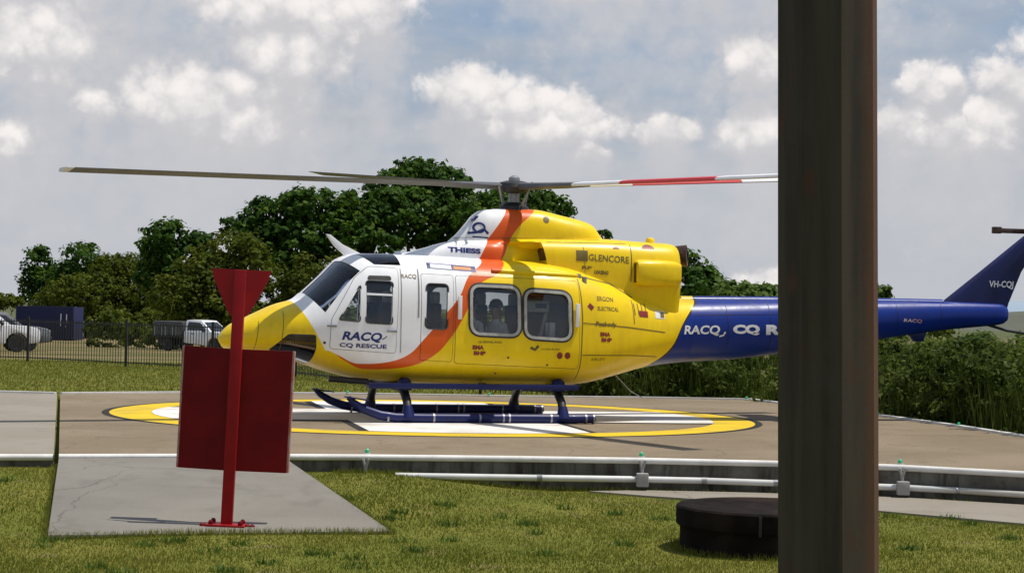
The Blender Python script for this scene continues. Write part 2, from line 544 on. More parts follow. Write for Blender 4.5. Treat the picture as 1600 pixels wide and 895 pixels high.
# concrete with stains, speckle and expansion marks
def concrete(name, c1, c2, stain, speck=.25, sscale=55):
    m, t, out = newmat(name)
    co = t.node('ShaderNodeTexCoord').outputs['Object']
    big = t.noise(co, .55, 5)
    mid = t.noise(t.vm('MULTIPLY', co, (1, .5, 1)), 2.6, 5, .6)
    fine = t.noise(co, sscale, 3, .7)
    c = t.mix(t.ramp(big, .35, .65), c1, c2)
    c = t.mix(t.m('MULTIPLY', t.ramp(mid, .52, .75), .55), c, stain)
    c = t.mix(t.m('MULTIPLY', t.ramp(fine, .4, .7), speck), c, tuple(x * .55 for x in c1))
    vor = t.node('ShaderNodeTexVoronoi', {'Vector': t.vm('ADD', co, t.vm('MULTIPLY', t.node('ShaderNodeTexNoise', {'Vector': co, 'Scale': 1.2, 'Detail': 4}).outputs['Color'], (.8, .8, 0))), 'Scale': .33}, feature='DISTANCE_TO_EDGE')
    crack = t.m('LESS_THAN', vor.outputs['Distance'], .0022)
    c = t.mix(t.m('MULTIPLY', crack, .4), c, tuple(x * .3 for x in c1))
    scuff = t.noise(t.vm('MULTIPLY', co, (.25, 1.6, 1)), 1.6, 5, .6)
    c = t.mix(t.m('MULTIPLY', t.ramp(scuff, .55, .72), .4), c, tuple(x * .62 for x in c1))
    p = t.node('ShaderNodeBsdfPrincipled', {'Base Color': c, 'Roughness': .9, 'Specular IOR Level': .25})
    b = t.node('ShaderNodeBump', {'Strength': .35, 'Distance': .01, 'Height': fine})
    t.put(p.inputs['Normal'], b.outputs[0])
    t.put(out.inputs[0], p.outputs[0])
    return m


M['pad'] = concrete('exposed aggregate', (.205, .158, .102), (.255, .20, .135), (.14, .102, .062), .55, 38)
M['apron'] = concrete('pale concrete', (.28, .25, .205), (.25, .22, .175), (.19, .165, .13), .2)
M['ramp'] = concrete('ramp concrete', (.188, .172, .147), (.222, .205, .176), (.128, .116, .097), .2)
m, t, out = newmat('stained kerb face')
M['wallface'] = m
co = t.node('ShaderNodeTexCoord').outputs['Object']
runs = t.noise(t.vm('MULTIPLY', co, (1, 1, .12)), 5.0, 5, .65)
blot = t.noise(co, 2.2, 5, .6)
c = t.mix(t.ramp(blot, .35, .65), (.17, .16, .135), (.10, .092, .075))
c = t.mix(t.m('MULTIPLY', t.ramp(runs, .45, .68), .85), c, (.03, .022, .018))
c = t.mix(t.m('MULTIPLY', t.ramp(t.noise(co, 9, 4), .55, .7), .5), c, (.055, .06, .04))
p = t.node('ShaderNodeBsdfPrincipled', {'Base Color': c, 'Roughness': .92, 'Specular IOR Level': .2})
b = t.node('ShaderNodeBump', {'Strength': .4, 'Distance': .01, 'Height': blot})
t.put(p.inputs['Normal'], b.outputs[0])
t.put(out.inputs[0], p.outputs[0])
M['edge_paint'] = pmat('white edge paint', (.74, .72, .69), (.62, .60, .56), 2.5, .6, bump=.2)
M['pipe'] = pmat('white pvc', (.66, .66, .64), (.54, .54, .52), 2, .45, c3=(.45, .42, .36), scale3=.8)
def worn(name, c1, c2, wear, under):
    m, t, out = newmat(name)
    co = t.node('ShaderNodeTexCoord').outputs['Object']
    a = t.noise(co, 1.1, 5, .65)
    b2 = t.noise(co, 24, 4, .7)
    scr = t.noise(t.vm('MULTIPLY', co, (.35, 2.4, 1)), 5, 4, .65)
    k = t.m('ADD', t.m('MULTIPLY', a, .55), t.m('ADD', t.m('MULTIPLY', b2, .25), t.m('MULTIPLY', scr, .3)))
    c = t.mix(t.ramp(a, .35, .65), c1, c2)
    c = t.mix(t.m('MULTIPLY', t.ramp(k, wear, wear + .12), .75), c, under)
    p = t.node('ShaderNodeBsdfPrincipled', {'Base Color': c, 'Roughness': .8, 'Specular IOR Level': .3})
    t.put(out.inputs[0], p.outputs[0])
    return m


M['paint_yellow'] = worn('yellow pad paint', (.68, .47, .012), (.60, .41, .012), .56, (.36, .27, .08))
M['paint_white'] = worn('white pad paint', (.74, .70, .66), (.64, .61, .57), .56, (.42, .36, .28))
M['paint_black'] = concrete('black pad paint', (.02, .02, .02), (.035, .03, .028), (.05, .045, .04), .2)

FRONT = [(-4.78, 21.12), (-3.6, 21.5), (-2.43, 21.82), (-1.57, 22.0), (0, 22.22), (1.5, 22.36), (3.0, 22.33), (4.3, 22.15), (5.58, 21.55), (7.0, 20.9)]
PADP = FRONT + [(8.1, 22.6), (8.0, 25.0), (7.29, 28.1), (6.92, 30.26), (6.2, 33.2), (5.3, 36.2), (4.66, 38.3), (2.6, 38.1), (0, 37.45), (-3.0, 37.15), (-6.0, 36.2), (-7.9, 34.9)]


def slab(name, poly, z0, z1, mats, kind='structure'):
    n = len(poly)
    me = bpy.data.meshes.new(name)
    vv = [(x, y, z1) for x, y in poly] + [(x, y, z0) for x, y in poly]
    ff = [tuple(range(n))] + [(i, i + n, (i + 1) % n + n, (i + 1) % n) for i in range(n)]
    me.from_pydata(vv, [], ff)
    bm = bmesh.new(); bm.from_mesh(me); bmesh.ops.recalc_face_normals(bm, faces=bm.faces)
    if bm.faces[:] and max(bm.faces, key=lambda f: f.calc_area()).normal.z < 0:
        bmesh.ops.reverse_faces(bm, faces=bm.faces)
    bm.to_mesh(me); bm.free()
    for mt in mats: me.materials.append(mt)
    me.polygons.foreach_set('material_index', [0] + [len(mats) - 1] * n)
    o = link(bpy.data.objects.new(name, me))
    o['kind'] = kind
    return o


slab('landing_pad', PADP, -.55, 0, [M['pad'], M['wallface']])
slab('apron', [(-4.83, 21.1), (-7.95, 34.88), (-9.1, 35.0), (-30, 33.5), (-30, 12), (-14, 18.4), (-8.0, 20.2)], -.55, 0, [M['apron'], M['wallface']])


def strip_along(pts, width, th, z, out_, name, mat):
    """a lip that follows a line of points; out_ pushes it outward to the camera side"""
    mb = MB()
    P_ = [Vector((x, y, 0)) for x, y in pts]
    ring = []
    for i, p in enumerate(P_):
        d = (P_[min(i + 1, len(P_) - 1)] - P_[max(i - 1, 0)]).normalized()
        nrm = Vector((d.y, -d.x, 0))
        a, b_ = p + nrm * out_, p + nrm * (out_ - width)
        ring.append([(a.x, a.y, z - th), (a.x, a.y, z), (b_.x, b_.y, z), (b_.x, b_.y, z - th)])
    vv, ff = loft(ring)
    mb.add(vv, ff)
    return mb.build(name, mat)


e = MB().tube([(x, y - .005, -.022) for x, y in FRONT], .036, 12).build('pad_edge', M['edge_paint'], smooth=40); e['kind'] = 'structure'
e = MB().tube([(x, y - .005, -.022) for x, y in [(-30, 12), (-14, 18.4), (-8.0, 20.2), (-4.84, 21.1)]], .036, 12).build('apron_edge', M['edge_paint'], smooth=40); e['kind'] = 'structure'
e = strip_along(PADP[11:] , .12, .05, .03, .02, 'pad_edge', M['edge_paint']); e['kind'] = 'structure'
e = strip_along([(-7.97, 34.9), (-9.1, 35.02), (-30, 33.5)], .12, .05, .03, .02, 'apron_edge', M['edge_paint']); e['kind'] = 'structure'

# ramp down to the lawn
mb = MB()
rp = [(-4.76, 21.02, -.02), (-2.45, 21.72, -.02), (-1.02, 17.55, -.325), (-3.86, 16.7, -.325)]
mb.add([*rp, *[(x, y, z - .3) for x, y, z in rp]], [(0, 3, 2, 1), (0, 1, 5, 4), (1, 2, 6, 5), (2, 3, 7, 6), (3, 0, 4, 7)])
o = mb.build('ramp', M['ramp'], bevel=.012); o['kind'] = 'structure'
# spoon drain along the front of the pad
dr = [(.9, 21.95), (1.5, 21.55), (2.7, 20.95), (3.83, 20.41), (5.06, 19.44), (7.5, 17.6), (8.4, 20.2), (6.8, 20.82), (5.5, 21.45), (4.25, 22.05), (2.9, 22.2), (1.5, 22.2)]
slab('spoon_drain', dr, -.6, -.338, [M['apron']])

# markings
RC = Vector((-1.15, 30.4))


def annulus(r0, r1, z, name, mat, n=128):
    vv = []
    for r_ in (r0, r1):
        vv += [(RC.x + r_ * math.cos(2 * math.pi * k / n), RC.y + r_ * math.sin(2 * math.pi * k / n), z) for k in range(n)]
    ff = [(k, k + n, (k + 1) % n + n, (k + 1) % n) for k in range(n)]
    o = MB().add(vv, ff).build(name, mat, fix=False)
    for f in o.data.polygons:
        if f.normal.z < 0:
            o.data.flip_normals(); break
    o['kind'] = 'structure'
    return o


annulus(4.26, 4.88, .004, 'yellow_ring', M['paint_yellow'])
annulus(4.88, 4.99, .004, 'ring_outline', M['paint_black'])


def cross(hw, rad, z, name, mat):
    ang = R(11.3)
    pts = []
    for q in range(4):
        a0 = q * math.pi / 2 + ang
        da = math.asin(hw / rad)
        arc = [(rad * math.cos(a0 + da * s), rad * math.sin(a0 + da * s)) for s in np.linspace(-1, 1, 15)]
        corner = (hw * math.cos(a0) - hw * math.sin(a0), hw * math.sin(a0) + hw * math.cos(a0))
        pts += arc + [corner]
    o = MB().add([(RC.x + x, RC.y + y, z) for x, y in pts], [tuple(range(len(pts)))]).build(name, mat, fix=False)
    if o.data.polygons[0].normal.z < 0: o.data.flip_normals()
    o['kind'] = 'structure'


cross(1.62, 4.258, .004, 'cross_outline', M['paint_black'])
cross(1.5, 4.256, .008, 'white_cross', M['paint_white'])


# ------------------------------------------------------------------ blades of grass
def blades(name, px, py, pz, h, wd, mat, lean=.4):
    n = len(px)
    a = rng.uniform(0, 2 * math.pi, n)
    l_ = rng.uniform(0, lean, n) * h
    la = rng.uniform(0, 2 * math.pi, n)
    dx, dy = np.cos(a) * wd / 2, np.sin(a) * wd / 2
    V = np.empty((n, 3, 3))
    V[:, 0] = np.stack([px - dx, py - dy, pz - .005], 1)
    V[:, 1] = np.stack([px + dx, py + dy, pz - .005], 1)
    V[:, 2] = np.stack([px + l_ * np.cos(la), py + l_ * np.sin(la), pz + h], 1)
    F = np.arange(n * 3).reshape(n, 3)
    return fast_mesh(name, V.reshape(-1, 3), F, mat, kind='stuff')


def inside(px, py, poly):
    r_ = np.zeros(len(px), bool)
    j = len(poly) - 1
    for i in range(len(poly)):
        (x1, y1), (x2, y2) = poly[i][:2], poly[j][:2]
        c_ = ((y1 > py) != (y2 > py)) & (px < (x2 - x1) * (py - y1) / (y2 - y1 + 1e-12) + x1)
        r_ ^= c_
        j = i
    return r_


TANK = Vector((2.24, 17.05))
n = 170000
py = 13.9 + 8.6 * rng.random(n) ** 1.15
px = (rng.random(n) * 2 - 1) * (.262 * py + .25)
keep = ~inside(px, py, PADP) & ~inside(px, py, rp) & ~inside(px, py, dr) & (np.hypot(px - TANK.x, py - TANK.y) > .8)
keep &= ~inside(px, py, [(-4.83, 21.1), (-7.95, 34.88), (-30, 33.5), (-30, 12), (-14, 18.4), (-8.0, 20.2)])
px, py = px[keep], py[keep]
tuft = .5 + .5 * np.sin(px * 3.1 + 1.3 * np.sin(py * 2.2)) * np.sin(py * 2.7 + 1.1 * np.sin(px * 1.9))
h = rng.uniform(.012, .030, len(px)) * (.7 + .8 * tuft)
o = blades('lawn_grass', px, py, gz(px, py), h, rng.uniform(.006, .013, len(px)), M['lawn'], .9)
ex, ey = [], []
for (x0, y0), (x1, y1) in ((rp[1][:2], rp[2][:2]), (rp[2][:2], rp[3][:2]), (rp[3][:2], rp[0][:2])):
    q = rng.random(2600)
    ex.append(x0 + (x1 - x0) * q); ey.append(y0 + (y1 - y0) * q)
q = rng.uniform(0, 2 * math.pi, 2500)
ex.append(TANK.x + .785 * np.cos(q)); ey.append(TANK.y + .785 * np.sin(q))
q = rng.random(3500)
ex.append(-1.9 + 7.0 * q); ey.append(np.interp(ex[-1], [p[0] for p in FRONT], [p[1] for p in FRONT]) - .12 - .05 * rng.random(3500))
ex, ey = np.concatenate(ex), np.concatenate(ey)
keep = ~inside(ex, ey, dr)
ex, ey = ex[keep], ey[keep]
ex += rng.normal(0, .03, len(ex)); ey += rng.normal(0, .03, len(ex))
blades('edge_grass', ex, ey, gz(ex, ey) - .01, rng.uniform(.03, .085, len(ex)), rng.uniform(.007, .014, len(ex)), M['lawn'], .9)
# a few broad leaved weeds in the lawn
q = 2600
wx, wy = [], []
for _ in range(80):
    yy = 14.2 + 7 * rng.random()
    xx = (rng.random() * 2 - 1) * (.262 * yy)
    if inside(np.array([xx]), np.array([yy]), rp)[0] or inside(np.array([xx]), np.array([yy]), PADP)[0] or inside(np.array([xx]), np.array([yy]), dr)[0] or math.hypot(xx - TANK.x, yy - TANK.y) < .9 or xx < -4.85 and yy > 20: continue
    k = int(rng.integers(20, 60))
    wx.append(xx + rng.normal(0, .06, k)); wy.append(yy + rng.normal(0, .06, k))
wx, wy = np.concatenate(wx), np.concatenate(wy)
blades('weeds', wx, wy, gz(wx, wy), rng.uniform(.03, .075, len(wx)), rng.uniform(.012, .024, len(wx)), M['leaf_bright'], 1.2)
n = 70000
py = rng.uniform(34.5, 57, n)
px = rng.uniform(-16, 2, n)
keep = ~inside(px, py, PADP) & ~inside(px, py, [(-4.83, 21.1), (-7.95, 34.95), (-30, 33.6), (-30, 12), (-14, 18.4), (-8.0, 20.2)])
px, py = px[keep], py[keep]
blades('lawn_grass', px, py, gz(px, py), rng.uniform(.03, .07, len(px)), rng.uniform(.012, .025, len(px)), M['lawn'], .9)


# ------------------------------------------------------------------ trees and scrub
def leaf_mesh(C, N, size, asp=.55):
    """one small folded leaf per centre; C (n,3) centres, N (n,3) normals"""
    n = len(C)
    N = N / (np.linalg.norm(N, axis=1, keepdims=True) + 1e-9)
    r_ = rng.normal(size=(n, 3))
    U = np.cross(N, r_); U /= np.linalg.norm(U, axis=1, keepdims=True) + 1e-9
    W = np.cross(N, U)
    s = size[:, None]
    V = np.empty((n, 4, 3))
    V[:, 0] = C - U * s * .5
    V[:, 1] = C + W * s * asp * .5 - N * s * .08
    V[:, 2] = C + U * s * .5 - N * s * .16
    V[:, 3] = C - W * s * asp * .5 - N * s * .08
    return V.reshape(-1, 3), np.arange(n * 4).reshape(n, 4)


def crown_points(lobes, dens, clump=.55, fill=.35):
    """clumps on and in ellipsoid lobes -> leaf centres, normals"""
    Cs, Ns = [], []
    for (cx, cy, cz, rx, ry, rz) in lobes:
        nc = max(6, int(dens * (rx * rz + rx * ry + ry * rz) / (clump * clump)))
        d = rng.normal(size=(nc, 3)); d /= np.linalg.norm(d, axis=1, keepdims=True)
        rad = np.where(rng.random(nc) < fill, rng.uniform(.35, .85, nc), rng.uniform(.85, 1.08, nc))
        ctr = np.stack([cx + d[:, 0] * rx * rad, cy + d[:, 1] * ry * rad, cz + d[:, 2] * rz * rad], 1)
        k = 20
        q = rng.normal(size=(nc, k, 3)); q /= np.linalg.norm(q, axis=2, keepdims=True)
        rr = clump * rng.uniform(.5, 1.25, (nc, 1, 1)) * rng.uniform(.45, 1, (nc, k, 1))
        p_ = ctr[:, None] + q * rr * np.array([1, 1, .7])
        nn = q + d[:, None] * .5 + np.array([0, 0, .55]) + rng.normal(size=(nc, k, 3)) * .35
        Cs.append(p_.reshape(-1, 3)); Ns.append(nn.reshape(-1, 3))
    return np.concatenate(Cs), np.concatenate(Ns)


def tree(name, label, lobes_px, depth, base_px, mat, cat='tree', leaf=.36, dens=3.6, clump=.62, trunk=.22, group=None):
    s = depth / FPX
    lobes = []
    for (x, y, rx, ry) in lobes_px:
        p = at(x, y, depth)
        lobes.append((p.x, depth + rng.uniform(-.6, .6) * rx * s, p.z, rx * s, rx * s * .9, ry * s))
    bx = at(base_px, 500, depth).x
    bz = float(gz(bx, depth))
    root = empty(name, (bx, depth, bz))
    tag(root, label, cat, group)
    C_, N_ = crown_points(lobes, dens, clump)
    V, F = leaf_mesh(C_, N_, rng.uniform(.6, 1.25, len(C_)) * leaf, .7)
    V -= np.array([bx, depth, bz])
    fast_mesh('crown', V, F, mat, root)
    mb = MB()
    top = max(l[2] for l in lobes) - bz
    c0 = Vector((np.mean([l[0] for l in lobes]) - bx, 0, 0))
    fork = Vector((c0.x * .25, 0, max(top * .28, .8)))
    mb.tube([(0, 0, -.3), (c0.x * .06, 0, fork.z * .4), fork], [trunk * 1.25, trunk, trunk * .85], 9)
    for l in lobes:
        e_ = Vector((l[0] - bx, l[1] - depth, l[2] - bz))
        m_ = fork.lerp(e_, .5) + Vector((0, 0, -.12 * (e_ - fork).length + rng.uniform(-.2, .2)))
        mb.tube([fork - Vector((0, 0, .1)), m_, e_], [trunk * .6, trunk * .38, trunk * .12], 6)
        for _ in range(3):
            d = Vector((rng.uniform(-1, 1) * l[3], rng.uniform(-1, 1) * l[4], rng.uniform(-.4, .9) * l[5])) * .8
            mb.tube([m_.lerp(e_, .4), m_.lerp(e_ + d, .6), e_ + d], [trunk * .25, trunk * .16, trunk * .05], 5)
    mb.build('trunk', M['bark'], root, smooth=50)
    return root


tree('shade_tree', 'slender dark tree at the far left end of the tree row', [(60, 418, 24, 32), (44, 448, 16, 26), (76, 446, 26, 36), (62, 395, 12, 14), (90, 436, 22, 26)], 192, 60, M['leaf_dark'])
tree('shade_tree', 'ragged dark tree behind the blue container', [(130, 408, 34, 24), (165, 422, 26, 22), (105, 440, 30, 26), (140, 450, 50, 28), (133, 388, 16, 10)], 188, 135, M['leaf_dark'])
tree('shade_tree', 'dark broad leaved tree with knobbly top left of the red funnel', [(262, 372, 38, 24), (312, 372, 20, 20), (238, 388, 22, 20), (285, 410, 58, 32), (250, 430, 40, 30), (268, 354, 14, 9)], 140, 275, M['leaf_dark'], leaf=.4)
tree('shade_tree', 'very large dark tree rising behind the helicopter nose', [(430, 345, 42, 34), (488, 325, 52, 30), (550, 328, 44, 30), (470, 385, 80, 45), (560, 375, 66, 45), (408, 318, 18, 10), (600, 330, 40, 36), (380, 360, 34, 30)], 138, 500, M['leaf_dark'], leaf=.42, trunk=.4)
tree('shade_tree', 'tallest tree with rounded crown showing above the rotor blades', [(655, 268, 46, 22), (690, 290, 46, 28), (622, 300, 46, 36), (655, 340, 80, 48), (720, 330, 46, 38)], 143, 660, M['leaf_dark'], leaf=.42, trunk=.4)
tree('shade_tree', 'dark tree with tufted right edge behind the rotor mast', [(800, 312, 54, 24), (858, 318, 30, 18), (780, 350, 66, 38), (850, 345, 42, 24), (885, 326, 14, 8), (938, 370, 16, 8)], 139, 810, M['leaf_dark'], leaf=.4, trunk=.3)
tree('olive_tree', 'yellow green bushy tree behind the red funnel sign', [(362, 406, 50, 46), (322, 436, 62, 48), (395, 395, 28, 36), (282, 462, 50, 38), (340, 480, 60, 36)], 122, 350, M['leaf_olive'], leaf=.28, clump=.5, trunk=.14)
tree('olive_tree', 'low spreading light green tree behind the parked white utility', [(150, 462, 74, 34), (212, 445, 56, 46), (180, 420, 36, 24), (100, 478, 46, 28), (200, 500, 76, 34), (250, 490, 40, 36)], 184, 190, M['leaf_olive'], leaf=.28, clump=.5, trunk=.14)
tree('olive_tree', 'olive bush filling the gap behind the cockpit windshield', [(430, 455, 44, 40), (480, 440, 36, 40), (540, 430, 40, 40), (450, 500, 60, 40)], 126, 450, M['leaf_olive'], leaf=.28, clump=.5, trunk=.14)
tree('shade_tree', 'dark green tree beside the engine exhaust', [(1085, 425, 32, 28), (1113, 442, 18, 16), (1066, 400, 14, 12), (1128, 450, 12, 10), (1090, 450, 40, 20)], 112, 1090, M['leaf_dark'], leaf=.4)
tree('small_tree', 'low bright green tree above the tail boom left of the pole', [(1150, 450, 28, 10), (1190, 456, 26, 10), (1130, 456, 20, 12), (1205, 452, 14, 8), (1170, 468, 60, 14)], 100, 1160, M['leaf_bright'], leaf=.3, clump=.35, trunk=.1)
tree('small_tree', 'small round tree peeping over the boom right of the pole', [(1376, 456, 13, 12), (1364, 464, 14, 11), (1384, 466, 10, 8)], 104, 1374, M['leaf_mid'], leaf=.3, clump=.35, trunk=.1)
tree('small_tree', 'thin brown topped tree at the far left picture edge', [(6, 468, 16, 8), (24, 470, 10, 8), (-10, 472, 16, 10)], 175, 8, M['leaf_olive'], leaf=.4, clump=.5, trunk=.12)

# understory at the foot of the tree row
lob = []
for x in range(165, 960, 26):
    dpt = rng.uniform(118, 136)
    s = dpt / FPX
    p = at(x, rng.uniform(495, 522), dpt)
    r_ = rng.uniform(22, 40) * s
    lob.append((p.x, dpt, p.z, r_, r_, r_ * rng.uniform(.8, 1.2)))
for x in range(960, 1500, 30):
    dpt = rng.uniform(92, 112)
    s = dpt / FPX
    p = at(x, rng.uniform(500, 520), dpt)
    r_ = rng.uniform(18, 30) * s
    lob.append((p.x, dpt, p.z, r_, r_, r_ * .8))
C_, N_ = crown_points(lob, 1.5, .55)
V, F = leaf_mesh(C_, N_, rng.uniform(.6, 1.2, len(C_)) * .4, .65)
fast_mesh('undergrowth', V, F, M['leaf_olive'], kind='stuff')

# scrub behind the pad
back = [(x, y) for x, y in PADP[10:]]


def scrub_spots(n, d0, d1, xmin):
    P_ = []
    segs = [(Vector(back[i]), Vector(back[i + 1])) for i in range(len(back) - 1)]
    L_ = np.array([(b_ - a).length for a, b_ in segs]); L_ = np.cumsum(L_) / L_.sum()
    while len(P_) < n:
        i = int(np.searchsorted(L_, rng.random()))
        a, b_ = segs[i]
        d = (b_ - a).normalized()
        q = a.lerp(b_, rng.random()) + Matrix.Rotation(rng.uniform(-.6, .6), 2) @ Vector((d.y, -d.x)) * rng.uniform(d0, d1)
        if q.x > xmin and not inside(np.array([q.x]), np.array([q.y]), PADP)[0]: P_.append(q)
    return np.array(P_)


sp = scrub_spots(1300, .35, 6.0, 1.5)
sp = sp[sp[:, 1] > 25]
hh = rng.uniform(.7, 1.45, len(sp)) * (.55 + .45 * sm(.35, 1.5, np.hypot(sp[:, 0] + 1, sp[:, 1] - 30) - 7.4))
nb = 14
bx = np.repeat(sp[:, 0], nb) + rng.normal(0, .08, len(sp) * nb)
by = np.repeat(sp[:, 1], nb) + rng.normal(0, .08, len(sp) * nb)
bh = np.repeat(hh, nb) * rng.uniform(.5, 1.15, len(sp) * nb)
blades('tall_scrub_grass', bx, by, np.full(len(bx), -.2), bh + .1, rng.uniform(.015, .04, len(bx)), M['scrub'], .35)
sp = scrub_spots(1150, .4, 6.5, 1.2)
sp = sp[sp[:, 1] > 25]
lob = [(x, y, rng.uniform(-.1, 1.0), rng.uniform(.25, .6), rng.uniform(.25, .6), rng.uniform(.25, .5)) for x, y in sp]
C_, N_ = crown_points(lob, .9, .2)
V, F = leaf_mesh(C_, N_, rng.uniform(.5, 1.2, len(C_)) * .13, .5)
fast_mesh('scrub_foliage', V, F, M['scrub'], kind='stuff')


def shrub(label, px_, depth, w_, h_, mat, leaf=.12):
    x = at(px_, 500, depth).x
    z = float(gz(x, depth))
    root = tag(empty('shrub', (x, depth, z)), label, 'shrub', 'shrubs behind the landing pad')
    lob = [(rng.uniform(-.35, .35) * w_, rng.uniform(-.3, .3) * w_, h_ * rng.uniform(.4, .75), w_ * .4, w_ * .4, h_ * .3) for _ in range(6)] + [(0, 0, h_ * .75, w_ * .3, w_ * .3, h_ * .25)]
    C_, N_ = crown_points(lob, 1.3, .17)
    V, F = leaf_mesh(C_, N_, rng.uniform(.6, 1.2, len(C_)) * leaf, .5)
    fast_mesh('foliage', V, F, mat, root)
    mb = MB()
    for l in lob:
        mb.tube([(0, 0, -.05), (l[0] * .4, l[1] * .4, l[2] * .5), l[:3]], [.03, .02, .008], 5)
    mb.build('stem', M['bark'], root)


shrub('tallest dark leafy shrub under the tail fin', 1528, 35, 1.0, 1.55, M['leaf_mid'])
shrub('dark round shrub beside the pole under the boom', 1400, 38, 1.1, 1.3, M['leaf_olive'])
shrub('green shrub left of the pole beneath the white lettering', 1130, 42, 1.3, 1.4, M['leaf_mid'])
shrub('low dark shrub just behind the rear of the skids', 985, 41.5, 1.5, 1.1, M['leaf_dark'])
shrub('olive shrub at the right picture edge above the pad rim', 1590, 32, .9, 1.35, M['leaf_olive'])

# distant hills
def hill(name, pts, depth, thick, mat):
    mb = MB()
    top = [at(x, y, depth) for x, y in pts]
    ring = []
    for p in top:
        z0 = -3.0
        ring.append([(p.x, depth - thick, z0), (p.x, depth - thick * .45, z0 + (p.z - z0) * .7), (p.x, depth, p.z), (p.x, depth + thick, z0)])
    vv, ff = loft(ring)
    o = mb.add(vv, ff).build(name, mat, smooth=60)
    o['kind'] = 'structure'


M['hill'] = pmat('grassy hill', (.085, .088, .058), (.065, .072, .045), .02, .95, c3=(.10, .085, .06), scale3=.008)
M['ridge'] = pmat('haze blue ridge', (.26, .33, .40), (.24, .31, .38), .002, .95)  # blue of distant haze painted into the ridge colour
hill('hill', [(900, 505), (1100, 500), (1300, 497), (1450, 493), (1530, 489), (1580, 487), (1640, 484), (1760, 480), (2000, 495)], 700, 160, M['hill'])
hill('ridge', [(-300, 480), (100, 474), (500, 482), (900, 484), (1200, 478), (1450, 476), (1600, 470), (1700, 468), (1900, 480), (2200, 490)], 4800, 500, M['ridge'])

# ------------------------------------------------------------------ fence
FP = [(-18.5, 59.2), (-13.5, 55.5), (-10.25, 52.9), (-7.6, 50.6), (-5.2, 48), (-3.6, 44.6), (-2.2, 41.6), (-.6, 40.3), (1.2, 39.7), (3.2, 39.6)]
root = tag(empty('picket_fence', (FP[1][0], FP[1][1], float(gz(*FP[1])))), 'black metal picket fence between the lawn and the parked vehicles', 'fence')
off = Vector(root.location)
for x, y in FP:
    z = float(gz(x, y))
    MB().box(Vector((x, y, z + .62)) - off, (.065, .065, 1.3)).build('post', M['fence'], root)
pk = MB()
for (x0, y0), (x1, y1) in zip(FP[:-1], FP[1:]):
    a, b_ = Vector((x0, y0, float(gz(x0, y0)))), Vector((x1, y1, float(gz(x1, y1))))
    for zz in (.12, 1.13):
        MB().tube([a + Vector((0, 0, zz)) - off, b_ + Vector((0, 0, zz)) - off], .02, 4).build('rail', M['fence'], root)
    L_ = (b_ - a).length
    for k in range(1, int(L_ / .11)):
        p = a.lerp(b_, k * .11 / L_) - off
        pk.box(p + Vector((0, 0, .63)), (.017, .017, 1.14))
o = pk.build('pickets', M['fence'], root, fix=False); o['kind'] = 'stuff'


# ------------------------------------------------------------------ vehicles beyond the fence
def wheel(root, x, y, r_, w_=.24, side=1):
    wh = MB().lathe([(r_ * .62, -w_ / 2), (r_ * .93, -w_ / 2), (r_, -w_ * .3), (r_, w_ * .3), (r_ * .93, w_ / 2), (r_ * .62, w_ / 2)], (x, y, r_), 'y', 22).build('wheel', M['rubber'], root, smooth=40)
    MB().lathe([(.03, side * w_ * .30), (r_ * .3, side * w_ * .34), (r_ * .5, side * w_ * .42), (r_ * .63, side * w_ * .5)], (x, y, r_), 'y', 16).build('rim', M['metal'], wh, smooth=40)


